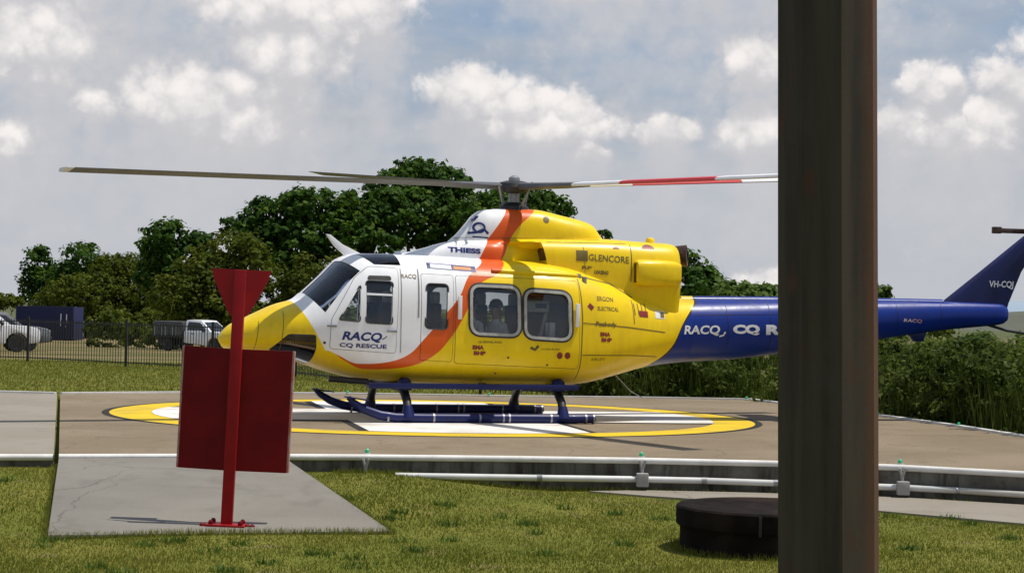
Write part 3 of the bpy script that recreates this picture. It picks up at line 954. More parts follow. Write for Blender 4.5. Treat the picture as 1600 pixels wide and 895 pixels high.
def pickup(name, label, loc, rz, paint, kind, group=None):
    """x forward, y left; kind: 'dual' tub ute or 'tray' ute with canopy box"""
    root = tag(empty(name, loc, rz), label, 'utility truck', group)
    W = .9
    dark = M['black']
    arch = lambda cx: [(cx + .47 * math.cos(q), .36 + .47 * math.sin(q)) for q in np.linspace(math.pi * 1.0, 0, 9)]
    front_end = [(2.55, .42), (2.62, .6), (2.6, .85), (2.5, 1.02), (2.1, 1.1), (1.28, 1.16)]
    if kind == 'dual':
        body = [(-2.62, .5)] + arch(-1.62) + arch(1.62) + front_end + [(1.2, 1.14), (-1.1, 1.12), (-2.66, 1.12)]
    else:
        body = [(-.45, .5)] + arch(1.62) + front_end + [(1.2, 1.14), (-.45, 1.14)]
    fw = lambda x, z, s: (-1 if s == 0 else 1) * (W - .06 * max(0, x - 1.6) - .05 * max(0, z - .95))
    MB().prism(body, 0, 0, fw).build('body', paint, root, bevel=.045)
    if kind == 'dual':
        gh = [(-1.12, 1.08), (1.42, 1.1), (.62, 1.74), (-.2, 1.8), (-.9, 1.76)]
        wins = [[(.1, 1.2), (1.08, 1.2), (.58, 1.62), (.1, 1.66)], [(-.82, 1.2), (.0, 1.2), (.0, 1.66), (-.7, 1.64)]]
    else:
        gh = [(-.45, 1.08), (1.42, 1.1), (.62, 1.76), (.0, 1.8), (-.42, 1.76)]
        wins = [[(-.28, 1.2), (1.05, 1.2), (.55, 1.64), (-.25, 1.68)]]
    gw = lambda x, z, s: (-1 if s == 0 else 1) * (W - .04 - .24 * max(0, z - 1.1))
    MB().prism(gh, 0, 0, gw).build('cab', paint, root, bevel=.04)
    for wn in wins:
        for sgn in (-1, 1):
            mb = MB()
            n = len(wn)
            vv = [(x, sgn * (gw(x, z, 1) + .008), z) for x, z in wn] + [(x, sgn * (gw(x, z, 1) - .03), z) for x, z in wn]
            mb.add(vv, [tuple(range(n))] + [(i, i + n, (i + 1) % n + n, (i + 1) % n) for i in range(n)])
            mb.build('side_window', M['car_glass'], root)
    # windshield sits just proud of the sloped front of the cab
    a, b_ = Vector((1.40, 0, 1.13)), Vector((.66, 0, 1.71))
    nrm = Vector((.64, 0, .8)).normalized() * .012
    lo, hi = a.lerp(b_, .06), a.lerp(b_, .93)
    mb = MB()
    mb.add([lo + nrm + Vector((0, -.72, 0)), lo + nrm + Vector((0, .72, 0)), hi + nrm + Vector((0, .62, 0)), hi + nrm + Vector((0, -.62, 0)),
            lo - nrm + Vector((0, -.72, 0)), lo - nrm + Vector((0, .72, 0)), hi - nrm + Vector((0, .62, 0)), hi - nrm + Vector((0, -.62, 0))],
           [(0, 1, 2, 3), (0, 4, 5, 1), (1, 5, 6, 2), (2, 6, 7, 3), (3, 7, 4, 0)])
    mb.build('windshield', M['car_glass'], root)
    for sgn in (-1, 1):
        MB().box((2.53, sgn * .66, .88), (.16, .3, .17)).build('headlight', M['frame'], root, bevel=.03)
        MB().box((.98, sgn * .98, 1.2), (.1, .18, .16)).build('mirror', dark, root, bevel=.03)
        MB().box((.15, sgn * .905, 1.02), (.16, .03, .035)).build('door_handle', dark, root)
        wheel(root, 1.62, sgn * .78, .38, side=sgn)
        wheel(root, -1.62, sgn * .78, .38, side=sgn)
    MB().box((2.6, 0, .56), (.14, 1.5, .22)).build('bumper', dark, root, bevel=.03)
    MB().box((2.6, 0, .86), (.06, .85, .2)).build('grille', dark, root, bevel=.015)
    if kind == 'dual':
        for sgn in (-1, 1):
            MB().box((-2.66, sgn * .78, .92), (.05, .14, .34)).build('tail_light', M['red_print'], root, bevel=.01)
        MB().box((-1.9, 0, 1.13), (1.45, 1.6, .03)).build('tub_cover', dark, root, bevel=.01)
    else:
        MB().box((-1.62, 0, .82), (2.2, 1.86, .1)).build('tray', dark, root, bevel=.02)
        MB().box((-1.62, 0, .55), (2.1, .8, .36)).build('chassis', dark, root)
        cage = MB().box((-1.62, 0, 1.28), (2.0, 1.74, .8)).build('canopy', M['canopy'], root, bevel=.05)
        for k in range(8):
            for sgn in (-1, 1):
                MB().box((-2.5 + k * .25, sgn * .885, 1.14), (.05, .03, .5)).build('canopy_rib', M['metal'], root)
    return root


M['canopy'] = pmat('grey canopy', (.09, .09, .095), (.06, .06, .065), 6, .6)
M['silver'] = pmat('silver car paint', (.22, .225, .235), (.18, .185, .195), 3, .4, metal=.1, coat=.1)
M['charcoal'] = pmat('charcoal car paint', (.06, .065, .075), (.05, .055, .06), 3, .35, coat=.3)


def ground_at(px_, depth):
    p = at(px_, 500, depth)
    return (p.x, depth, float(gz(p.x, depth)))


pickup('utility_truck', 'white utility truck cut off by the left picture edge', ground_at(-38, 84), R(21), M['white'], 'dual')
pickup('utility_truck', 'silver dual cab utility truck in front of the blue container', ground_at(-12, 91), R(15), M['silver'], 'dual')
pickup('utility_truck', 'white tray back utility truck with grey canopy behind the red sign', ground_at(313, 112), R(-28), M['white'], 'tray')

# blue container
M['cont'] = pmat('blue container paint', (.005, .009, .07), (.007, .012, .08), 1.5, .6, c3=(.012, .012, .05), scale3=.4)
p0 = ground_at(78, 170)
ct = tag(empty('shipping_container', p0, R(-8)), 'dark blue shipping container under the trees at far left', 'container')
MB().box((0, 0, 1.45), (5.1, 2.4, 2.8)).build('body', M['cont'], ct, bevel=.03)
mb = MB()
for k in range(30):
    mb.box((-2.4 + k * .165, -1.215, 1.45), (.075, .03, 2.5))
o = mb.build('corrugation', M['cont'], ct); o['kind'] = 'stuff'
for x in (-2.51, 2.51):
    MB().box((x, -1.19, 1.45), (.13, .12, 2.86)).build('corner_post', M['cont'], ct, bevel=.01)
MB().box((0, -1.19, 2.82), (5.1, .12, .12)).build('top_rail', M['cont'], ct, bevel=.01)
for x, z0, h_ in ((1.45, 1.75, 1.05), (1.95, 1.85, .8), (1.92, 1.2, .2)):
    MB().box((x, -1.24, z0), (.08, .02, h_)).build('lettering', M['white_print'], ct)

# ------------------------------------------------------------------ conduit pipe and pad lights
cp = tag(empty('conduit_pipe', (1.5, 22.2, -.24)), 'white plastic pipe with grey junction boxes along the pad front wall', 'pipe')
off = Vector(cp.location)
PL = [(-1.25, 21.83, -.205), (.35, 22.06, -.215), (1.5, 22.24, -.222), (2.2, 22.27, -.225), (3.0, 22.2, -.23), (4.37, 22.03, -.235), (4.95, 21.8, -.235), (7.0, 20.75, -.24)]
for a, b_ in zip(PL[:-1], PL[1:]):
    A, B = Vector(a), Vector(b_)
    d = (B - A).normalized() * .012
    MB().tube([A + d - off, B - d - off], .036, 10).build('pipe_section', M['pipe'], cp, smooth=40)
for a in PL[1:-1]:
    A = Vector(a)
    d = (Vector((1, 0, 0))) * .03
    MB().tube([A - d - off, A + d - off], .041, 10).build('pipe_joint', M['metal'], cp, smooth=40)
M['box_grey'] = pmat('grey junction box', (.36, .35, .32), (.28, .27, .25), 6, .7)
for x, y, z in (PL[2], PL[5], (-1.57, 21.86, -.24)):
    c_ = Vector((x, y - .04, z)) - off
    if x > 0:
        MB().box(c_ - Vector((0, .03, 0)), (.135, .1, .15)).build('junction_box', M['box_grey'], cp, bevel=.012)
    MB().tube([c_ + Vector((0, .02, .04)), c_ + Vector((-.005, .03, .13)), c_ + Vector((-.03, .02, .215))], .016, 8).build('conduit', M['box_grey'], cp, smooth=40)
    MB().tube([c_ + Vector((0, .02, .06)), c_ + Vector((.008, .03, .13)), c_ + Vector((.035, .02, .215))], .014, 8).build('conduit', M['box_grey'], cp, smooth=40)

m, t, out = newmat('green lens')
M['lens'] = m
n_ = t.noise(t.node('ShaderNodeTexCoord').outputs['Object'], 30, 2)
p = t.node('ShaderNodeBsdfPrincipled', {'Base Color': t.mix(n_, (.02, .42, .16), (.05, .5, .25)), 'Roughness': .12, 'Coat Weight': .5})
t.put(out.inputs[0], p.outputs[0])
for (x, y), lab in zip([(-1.57, 22.04), (1.5, 22.4), (4.37, 22.15), (-3.03, 37.05), (-.39, 37.28), (4.55, 38.15), (6.16, 33.15), (6.86, 30.3)],
                       ['green pad light on the front rim right of the red sign board', 'green pad light on the front rim left of the rusty pole',
                        'green pad light on the front rim right of the rusty pole', 'green pad light on the back rim behind the skid toes',
                        'green pad light on the back rim seen between the cross tubes', 'green pad light on the back rim beneath the white boom lettering',
                        'green pad light at the scrub edge touching the right side of the pole', 'green pad light on the scrub rim below the tail boom end']):
    r_ = tag(empty('pad_light', (x, y, .006)), lab, 'pad light', 'green lights round the landing pad')
    MB().lathe([(.045, 0), (.045, .01), (.03, .02), (.026, .02)], (0, 0, 0), 'z', 14).build('base', M['box_grey'], r_, smooth=40)
    MB().lathe([(.026, .02), (.027, .035), (.02, .056), (.01, .066), (0, .068)], (0, 0, 0), 'z', 14).build('lens', M['lens'], r_, smooth=60)

# ------------------------------------------------------------------ red marker sign
M['red'] = pmat('red enamel', (.17, .001, .003), (.13, .001, .003), 3, .55, spec=.18, rvar=.2)
M['red_edge'] = pmat('worn red edge', (.42, .30, .27), (.45, .12, .1), 9, .5)
sp_ = Vector((-2.47, 17.5, -.312))
sg = tag(empty('marker_sign', sp_), 'red marker sign with split board and funnel top beside the ramp', 'sign')
SC = 17.85 / FPX
lean = Matrix.Rotation(R(1.9), 4, 'Y')
sg.matrix_world = Matrix.Translation(sp_) @ lean
# sign local frame: x right, z up, metres from the base centre
M['red_post'] = pmat('brighter red enamel', (.33, .004, .007), (.26, .003, .006), 4, .5, spec=.25, rvar=.2)
MB().box((0, 0, 1.13), (.1, .075, 2.26)).build('post', M['red_post'], sg, bevel=.006)
xa, xb, z0, z1 = -.475, .485, .485, 1.565
for s_, x0, x1 in ((-1, xa, -.035), (1, .035, xb)):
    y0, y1 = .05, .05 + .06
    mb = MB()
    yo0, yi0 = (y1, y0) if s_ < 0 else (y0, y1)
    zt0, zt1 = (z1, z1 - .005) if s_ < 0 else (z1 - .005, z1 - .0)
    vv = [(x0, yo0, z0), (x1, yi0, z0), (x1, yi0, zt1), (x0, yo0, zt0)]
    vv += [(x, y + .03, z) for x, y, z in vv]
    mb.add(vv, [(0, 1, 2, 3), (4, 7, 6, 5), (0, 4, 5, 1), (1, 5, 6, 2), (2, 6, 7, 3)], 0)
    mb.add(vv, [(3, 7, 4, 0)], 1)
    mb.build('board', [M['red'], M['red_edge']], sg)
    # return flange along the outer edge
    xe = x0 if s_ < 0 else x1
    ye = (yo0 if s_ < 0 else yi0)
    MB().box((xe - s_ * -.008, ye + .05, (z0 + z1) / 2), (.02, .09, z1 - z0 - .004)).build('flange', M['red_edge'], sg)
for s_ in (-1, 1):
    vv = [(s_ * .052, .0, 1.84), (s_ * .052, .0, 2.262), (s_ * .262, .06, 2.262), (s_ * .235, .052, 2.16), (s_ * .10, .014, 1.89)]
    vv += [(x, y + .012, z) for x, y, z in vv]
    n = 5
    MB().add(vv, [tuple(range(n)), tuple(range(2 * n - 1, n - 1, -1))] + [(i, i + n, (i + 1) % n + n, (i + 1) % n) for i in range(n)]).build('funnel_plate', M['red_post'], sg)
MB().box((0, 0, .012), (.34, .24, .022)).build('base_plate', M['red_post'], sg, bevel=.005)
for x in (-.13, .13):
    for y in (-.08, .08):
        MB().lathe([(.022, .02), (.022, .045), (.012, .06), (0, .06)], (x, y, 0), 'z', 6).build('bolt', M['red'], sg)
for x in (-.2, .19, .23):
    MB().lathe([(.03, -.01), (.026, .02), (.012, .034), (0, .036)], (x, -.06 + x * .1, 0), 'z', 7).build('anchor', M['red'], sg)

# ------------------------------------------------------------------ round tank with lid
M['tank'] = pmat('tarred concrete', (.008, .006, .005), (.016, .011, .009), 5, .95, bump=.5, bscale=30, spec=.1, c3=(.026, .017, .013), scale3=1.2)
tk = tag(empty('round_tank', (TANK.x, TANK.y, -.36)), 'low round dark concrete tank with overhanging lid beside the pole', 'tank')
MB().lathe([(.755, -.12), (.755, .22), (.76, .25)], (0, 0, 0), 'z', 40).build('wall', M['tank'], tk, smooth=40)
MB().lathe([(.70, .2), (.775, .2), (.79, .215), (.79, .355), (.775, .372), (.62, .378), (.60, .366), (0, .37)], (0, 0, 0), 'z', 48).build('lid', M['tank'], tk, smooth=35)
for a in (-1.78,):
    MB().box((.797 * math.cos(a), .797 * math.sin(a), .27), (.02, .022, .16), Matrix.Rotation(a, 3, 'Z')).build('lid_clip', M['rubber'], tk)

# ------------------------------------------------------------------ near rusty pole
m, t, out = newmat('rusty pole steel')
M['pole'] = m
co = t.node('ShaderNodeTexCoord').outputs['Object']
str_ = t.vm('MULTIPLY', co, (1, 1, .07))
n_a = t.noise(str_, 9, 5, .6)
n_b = t.noise(co, 3.0, 5, .6)
n_c = t.noise(t.vm('MULTIPLY', co, (1, 1, .5)), 5.5, 4, .6)
c = t.mix(t.ramp(n_a, .35, .65), (.027, .021, .014), (.056, .044, .029))
c = t.mix(t.m('MULTIPLY', t.ramp(n_b, .5, .75), .6), c, (.055, .045, .034))
c = t.mix(t.m('MULTIPLY', t.ramp(n_c, .60, .72), .75), c, (.075, .028, .014))
p = t.node('ShaderNodeBsdfPrincipled', {'Base Color': c, 'Roughness': .75, 'Specular IOR Level': .3})
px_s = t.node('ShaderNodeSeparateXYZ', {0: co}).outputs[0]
sunlit_rust = t.m('MULTIPLY', t.ramp(px_s, .085, .15), t.m('ADD', .45, t.m('MULTIPLY', n_b, .6)))  # rust plus sunlit-edge orange, painted on toward the right facet
t.put(p.inputs['Base Color'], t.mix(sunlit_rust, c, (.10, .042, .018)))
b = t.node('ShaderNodeBump', {'Strength': .1, 'Distance': .006, 'Height': t.noise(co, 40, 4)})
t.put(p.inputs['Normal'], b.outputs[0])
t.put(out.inputs[0], p.outputs[0])
PD = 7.2
cx_, rp_ = at(1293.5, 447, PD).x, 150 / FPX * PD / 2
bz_ = float(gz(cx_, PD))
pole = tag(empty('steel_pole', (cx_ + .045, PD, bz_)), 'thick rusty eight sided steel pole close to the camera at right', 'pole')
pole.rotation_euler = (0, R(-1.2), 0)
mb = MB()
ro = rp_ / math.cos(R(22.5)) * .985
ring = []
for z_, k in ((-.4, 1.02), (.6, 1.01), (2.0, 1.0), (4.0, .985), (7.5, .955)):
    ring.append([(ro * k * math.cos(2 * math.pi * (i + .133) / 8), ro * k * math.sin(2 * math.pi * (i + .133) / 8), z_) for i in range(8)])
vv, ff = loft(ring)
mb.add(vv, ff)
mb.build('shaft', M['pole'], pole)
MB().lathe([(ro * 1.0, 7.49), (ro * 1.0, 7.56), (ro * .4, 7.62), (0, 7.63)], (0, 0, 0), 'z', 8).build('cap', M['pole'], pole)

# ================================================================== THE HELICOPTER
PSI = R(16)
heli = tag(empty('rescue_helicopter', (0, 30, 0), PSI), 'yellow white and blue rescue helicopter standing on the landing pad with orange sweep', 'helicopter')
# local frame: x aft, y starboard, z up, origin on the pad under the mast

HT = [  # x, z bottom, z top, half width, exponent top, exponent bottom, height of greatest width (0..1)
    (-4.42, 1.12, 1.16, .02, 2, 2, .5), (-4.36, 1.02, 1.25, .14, 2, 2, .5), (-4.25, .965, 1.35, .26, 2.1, 2.1, .48), (-4.1, .945, 1.42, .38, 2.2, 2.2, .46), (-3.9, .93, 1.52, .53, 2.2, 2.3, .45),
    (-3.6, .90, 1.655, .74, 2.2, 2.4, .42), (-3.34, .84, 1.735, .91, 2.3, 2.4, .40), (-3.15, .78, 1.90, 1.01, 2.3, 2.5, .38), (-2.95, .71, 2.09, 1.10, 2.35, 2.6, .36), (-2.68, .64, 2.345, 1.17, 2.6, 2.7, .35),
    (-2.45, .595, 2.42, 1.21, 3.0, 2.8, .35), (-2.1, .56, 2.425, 1.245, 3.6, 2.9, .35), (-1.6, .535, 2.42, 1.27, 3.9, 3, .35), (-.8, .52, 2.40, 1.28, 4, 3, .35), (.1, .51, 2.37, 1.28, 4, 3, .35),
    (.6, .515, 2.32, 1.26, 3.8, 3, .36), (1.0, .55, 2.23, 1.20, 3.4, 2.9, .38), (1.5, .66, 2.08, 1.05, 3.0, 2.7, .42), (2.0, .785, 1.95, .84, 2.7, 2.5, .45), (2.4, .85, 1.89, .66, 2.4, 2.3, .48), (2.72, .885, 1.88, .56, 2.3, 2.2, .5)]
hf = pchip(HT)


def sell(x, zb_, zt_, hw_, nu, nl, zc, n=80):
    zm = zb_ + (zt_ - zb_) * zc
    ring = []
    for k in range(n):
        q = 2 * math.pi * k / n
        c_, s_ = math.cos(q), math.sin(q)
        e = nu if s_ >= 0 else nl
        y = hw_ * math.copysign(abs(c_) ** (2 / e), c_)
        z = zm + ((zt_ - zm) if s_ >= 0 else (zm - zb_)) * math.copysign(abs(s_) ** (2 / e), s_)
        ring.append((x, y, z))
    return ring


def loft_mesh(name, xs, fn):
    mb = MB()
    vv, ff = loft([fn(x) for x in xs])
    mb.add(vv, ff)
    me = mb.mesh(name)
    bm = bmesh.new(); bm.from_mesh(me); bmesh.ops.recalc_face_normals(bm, faces=bm.faces); bm.to_mesh(me); bm.free()
    return me


xs = np.concatenate([np.linspace(-4.42, -4.1, 12)[:-1], np.linspace(-4.1, 2.72, 130)])
outer = loft_mesh('outer', xs, lambda x: sell(x, *hf(x)))


def inner_ring(x):
    a = hf(x)
    return sell(x, a[0] + .03, a[1] - .03, a[2] - .03, *a[3:])


inner = loft_mesh('inner', np.linspace(-3.95, 2.2, 110), inner_ring)


def boolean(a, b_, op):
    oa, ob = bpy.data.objects.new('a', a), bpy.data.objects.new('b', b_)
    col.objects.link(oa); col.objects.link(ob)
    md = oa.modifiers.new('b', 'BOOLEAN')
    md.operation, md.object, md.solver = op, ob, SOLVER
    me = bpy.data.meshes.new_from_object(oa.evaluated_get(bpy.context.evaluated_depsgraph_get()))
    bpy.data.objects.remove(oa); bpy.data.objects.remove(ob)
    return me


SOLVER = 'MANIFOLD'
shell = boolean(outer, inner, 'DIFFERENCE')


def bvh_of(me):
    return BVHTree.FromPolygons([v.co[:] for v in me.vertices], [tuple(p.vertices) for p in me.polygons])


BV_HULL = bvh_of(outer)


def prism_y(poly, y0, y1):
    """polygon (x, z) extruded along y, as a mesh"""
    me = MB().prism(poly, y0, y1).mesh('cut')
    bm = bmesh.new(); bm.from_mesh(me); bmesh.ops.recalc_face_normals(bm, faces=bm.faces); bm.to_mesh(me); bm.free()
    return me


def prism_dir(pts, d, a, b_):
    P_ = [Vector(p) for p in pts]
    d = Vector(d).normalized()
    n = len(P_)
    me = MB().add([p - d * a for p in P_] + [p + d * b_ for p in P_],
                  [tuple(range(n)), tuple(range(2 * n - 1, n - 1, -1))] + [(i, i + n, (i + 1) % n + n, (i + 1) % n) for i in range(n)]).mesh('cut')
    bm = bmesh.new(); bm.from_mesh(me); bmesh.ops.recalc_face_normals(bm, faces=bm.faces); bm.to_mesh(me); bm.free()
    return me


def rpoly(pts, r_, seg=4):
    """polygon with rounded corners"""
    out_ = []
    n = len(pts)
    for i in range(n):
        p, a, b_ = Vector(pts[i]), Vector(pts[i - 1]), Vector(pts[(i + 1) % n])
        da, db = (a - p), (b_ - p)
        rr = min(r_, da.length * .45, db.length * .45)
        p0, p1 = p + da.normalized() * rr, p + db.normalized() * rr
        for k in range(seg + 1):
            s = k / seg
            q = p0 * (1 - s) ** 2 + p * 2 * s * (1 - s) + p1 * s * s
            out_.append((q.x, q.y))
    return out_


def grow(poly, d):
    c_ = Vector((sum(p[0] for p in poly) / len(poly), sum(p[1] for p in poly) / len(poly)))
    r_ = []
    n = len(poly)
    area = sum(poly[i][0] * poly[(i + 1) % n][1] - poly[(i + 1) % n][0] * poly[i][1] for i in range(n))
    sg_ = 1 if area > 0 else -1
    for i in range(n):
        a, p, b_ = Vector(poly[i - 1]), Vector(poly[i]), Vector(poly[(i + 1) % n])
        e1, e2 = (p - a), (b_ - p)
        n1, n2 = Vector((e1.y, -e1.x)), Vector((e2.y, -e2.x))
        nn = (n1.normalized() if n1.length else n1) + (n2.normalized() if n2.length else n2)
        nn = nn.normalized() * sg_ * d if nn.length > 1e-6 else Vector((0, 0))
        r_.append((p.x + nn.x, p.y + nn.y))
    return r_


def skin(me, name, parent, mats=None, bvh=BV_HULL, tol=.006):
    """finish a piece of the hull: livery outside, trim inside and on the cut edges"""
    mats = mats or [M['livery'], M['trim']]
    me.materials.clear()
    for mt in mats: me.materials.append(mt)
    if len(mats) > 1:
        idx = []
        for p in me.polygons:
            h_ = bvh.find_nearest(p.center)
            idx.append(0 if h_[3] is not None and h_[3] < tol and abs(p.normal.dot(h_[1])) > .8 else 1)
        me.polygons.foreach_set('material_index', idx)
    me.name = name
    sharp(me, 28)
    return link(bpy.data.objects.new(name, me), parent)


def shifted(me, v):
    for p in me.vertices: p.co += Vector(v)
    return me


# outlines on the port side (x, z)
W_TRI = rpoly([(-2.86, 1.45), (-2.575, 1.43), (-2.555, 1.95)], .03, 2)
W_DOOR = rpoly([(-2.49, 1.415), (-2.12, 1.40), (-2.105, 2.0), (-2.475, 2.01)], .04, 3)
W_SLIT = rpoly([(-2.46, 2.03), (-2.12, 2.025), (-2.13, 2.09), (-2.44, 2.09)], .03, 3)
W_SMALL = rpoly([(-1.635, 1.36), (-1.325, 1.345), (-1.31, 1.98), (-1.615, 1.985)], .06, 4)
W_ONE = rpoly([(-.945, 1.305), (-.255, 1.285), (-.275, 1.955), (-.955, 1.965)], .13, 6)
W_TWO = rpoly([(-.135, 1.265), (.525, 1.235), (.51, 1.885), (-.145, 1.915)], .13, 6)
D_PILOT = rpoly([(-2.98, 1.04), (-2.06, .99), (-2.02, 2.2), (-2.42, 2.22), (-2.62, 2.06), (-2.96, 1.45)], .05, 3)
D_PANEL = rpoly([(-1.70, .9), (-1.235, .88), (-1.225, 2.12), (-1.69, 2.13)], .03, 2)
D_SLIDE = rpoly([(-1.195, .86), (.68, .80), (.68, 2.08), (-1.185, 2.12)], .05, 3)
ROOFW = [(-2.5, 2.405), (-2.33, 2.25), (-1.96, 2.245), (-1.975, 2.405)]

hull = shell.copy()
port = lambda poly: prism_y(poly, -1.6, -.35)
star = lambda poly: prism_y(poly, .35, 1.6)
for poly in (D_PILOT, D_PANEL, D_SLIDE):
    hull = boolean(hull, port(grow(poly, .006)), 'DIFFERENCE')
for poly in (W_TRI, W_DOOR, W_SMALL, W_ONE, W_TWO):
    hull = boolean(hull, star(poly), 'DIFFERENCE')
for poly in (ROOFW,):
    hull = boolean(hull, prism_y(poly, -1.4, -.3), 'DIFFERENCE')
    hull = boolean(hull, prism_y(poly, .3, 1.4), 'DIFFERENCE')
WS = [(-3.20, -.07, 1.80), (-3.01, -.98, 1.52), (-2.60, -.98, 2.22), (-2.72, -.07, 2.275)]
WD = Vector((-.62, -.42, .66))
CH = [(-3.76, 1.0), (-3.52, 1.235), (-3.16, 1.23), (-3.15, 1.03), (-3.2, .70), (-3.5, .80)]
cutw, cutc = [], []
for s_ in (1, -1):
    pts = [(x, y * s_, z) for x, y, z in WS]
    cutw.append((pts, (WD.x, WD.y * s_, WD.z)))
    hull = boolean(hull, prism_dir(pts, cutw[-1][1], .35, .3), 'DIFFERENCE')
    hull = boolean(hull, prism_y(rpoly(CH, .03, 2), *((-1.3, -.16) if s_ > 0 else (.16, 1.3))), 'DIFFERENCE')
fus = skin(hull, 'fuselage', heli)


def pane(poly, parent, side='port', mat='glass', name='window_pane', y=None, rec=.012):
    a, b_ = y or ((-1.6, -.35) if side == 'port' else (.35, 1.6))
    me = boolean(shell, prism_y(grow(poly, -.003), a, b_), 'INTERSECT')
    shifted(me, (0, rec if side == 'port' else -rec, 0))
    return skin(me, name, parent, [M[mat]])


def door(poly, wins, name):
    me = boolean(shell, port(poly), 'INTERSECT')
    for wn in wins:
        me = boolean(me, port(wn), 'DIFFERENCE')
    shifted(me, (0, -.004, 0))
    d_ = skin(me, name, heli, tol=.012)
    for wn in wins:
        pane(wn, d_)
    return d_


d1 = door(D_PILOT, [W_TRI, W_DOOR], 'pilot_door')
d2 = door(D_PANEL, [W_SMALL], 'hinged_panel')
d3 = door(D_SLIDE, [W_ONE, W_TWO], 'sliding_door')
for poly in (W_TRI, W_DOOR, W_SMALL, W_ONE, W_TWO):
    pane(poly, heli, 'starboard')
for s_, (pts, dd) in zip((1, -1), cutw):
    me = boolean(shell, prism_dir(pts, dd, .35, .3), 'INTERSECT')
    skin(shifted(me, (.006, .004 * s_, -.006)), 'windshield', heli, [M['glass']])
    pane(rpoly(CH, .03, 2), heli, 'port' if s_ > 0 else 'starboard', 'chin_glass', 'chin_window', (-1.3, -.16) if s_ > 0 else (.16, 1.3))
    pane(ROOFW, heli, 'port' if s_ > 0 else 'starboard', 'glass', 'roof_window', (-1.4, -.3) if s_ > 0 else (.3, 1.4))

# ---- cabin interior
MB().box((-.75, 0, .76), (3.0, 1.98, .05)).build('floor', M['trim'], heli)
MB().box((.82, 0, 1.45), (.05, 2.1, 1.4)).build('bulkhead', M['trim'], heli, bevel=.01)
MB().box((-3.02, 0, 1.25), (.34, 1.3, .42)).build('instrument_panel', M['black'], heli, bevel=.05)


def seat(x, y, face=1, mat='seat'):
    st = MB().box((x, y, .98), (.48, .46, .12)).build('crew_seat', M[mat], heli, bevel=.03)
    MB().box((x + face * .24, y, 1.35), (.12, .46, .72)).build('seat_back', M[mat], st, bevel=.03)
    MB().box((x + face * .25, y, 1.79), (.1, .26, .18)).build('headrest', M['frame'], st, bevel=.03)


for y in (-.55, .55):
    seat(-2.3, y)
seat(-1.62, -.72)
for x in (-.8, -.3): seat(x, -.25, 1)
# medical rack seen through the rear door window
rk = MB().box((.12, -.85, 1.70), (.36, .25, .17)).build('medical_rack', M['frame'], heli, bevel=.015)
MB().box((.17, -.982, 1.71), (.17, .015, .07)).build('screen', M['black'], rk)
MB().box((.24, -.85, 1.42), (.045, .04, .5), Matrix.Rotation(R(14), 3, 'Y')).build('stand', M['frame'], rk)
MB().box((.36, -.85, 1.33), (.1, .22, .28)).build('bag', M['white'], rk, bevel=.03)

# ---- upper cowlings
LT = [(-1.8, 2.15, 2.42, .16, 3), (-1.4, 2.15, 2.53, .36, 3), (-1.0, 2.15, 2.64, .50, 3.2), (-.7, 2.15, 2.675, .58, 3.4), (-.3, 2.0, 2.70, .64, 3.6), (.3, 1.9, 2.73, .70, 3.8),
      (1.3, 1.5, 2.745, .74, 4.2), (1.9, 1.2, 2.72, .73, 4.4), (2.2, 1.2, 2.71, .71, 4.4), (2.42, 1.2, 2.70, .67, 4.2), (2.48, 1.22, 2.68, .63, 4)]
lf = pchip(LT)


def cowl_ring(x):
    zb_, zt_, hw_, n_ = lf(x)
    ring = sell(x, zb_, zt_, hw_, n_, n_ + 1, .45, 96)
    if -.5 < x < .3:
        k = (x + .5) / .8
        dep = .33 * k * k * (3 - 2 * k)
        ring = [(a, b_ - math.copysign(dep * float(sm(2.66, 2.60, c_) * sm(2.18, 2.3, c_)) * float(sm(.3, .5, abs(b_))), b_), c_) for a, b_, c_ in ring]
    if x > 1.2:
        kk = float(sm(1.2, 2.1, x)) * .13
        ring = [(a, b_ * (1 - kk * float(sm(2.08, 1.6, c_))), c_) for a, b_, c_ in ring]
    if abs(x - .3) < .3:
        wgt = math.exp(-((x - .3) / .11) ** 2) * .22
        ring = [(a + (2.48 - c_) * wgt * float(sm(2.1, 2.3, c_)), b_, c_) for a, b_, c_ in ring]
    return ring


xs = np.concatenate([np.linspace(-1.8, .295, 60), [.302, .32], np.linspace(.36, 2.48, 50)])
cw = loft_mesh('engine_cowling', xs, cowl_ring)
BV_COWL = bvh_of(cw)
cw.materials.append(M['livery']); cw.materials.append(M['brown'])
cw.polygons.foreach_set('material_index', [1 if (abs(abs(p.normal.x) - 1) < .35 and (.28 < p.center.x < .33 or p.center.x > 2.47)) else 0 for p in cw.polygons])  # inlet lip dark; rear face painted brown in place of its shadow
sharp(cw, 30)
link(bpy.data.objects.new('engine_cowling', cw), heli)

UT = [(-1.0, 2.5, 2.66, .12, 2.4), (-.87, 2.5, 2.77, .24, 2.5), (-.74, 2.5, 2.92, .31, 2.6), (-.62, 2.5, 3.06, .36, 2.8), (-.48, 2.5, 3.135, .40, 3), (0, 2.5, 3.165, .43, 3.2), (.28, 2.5, 3.16, .44, 3.2),
      (.69, 2.5, 3.09, .43, 3), (1.1, 2.5, 3.0, .38, 2.8), (1.22, 2.5, 2.95, .34, 2.7), (1.31, 2.5, 2.84, .30, 2.6), (1.42, 2.5, 2.72, .24, 2.4)]
uf = pchip(UT)
up_ = loft_mesh('mast_fairing', np.linspace(-1.0, 1.42, 70), lambda x: sell(x, *uf(x)[:3], uf(x)[3], uf(x)[3], .25, 64))
BV_UP = bvh_of(up_)
up_.materials.append(M['livery'])
sharp(up_, 40)
link(bpy.data.objects.new('mast_fairing', up_), heli)

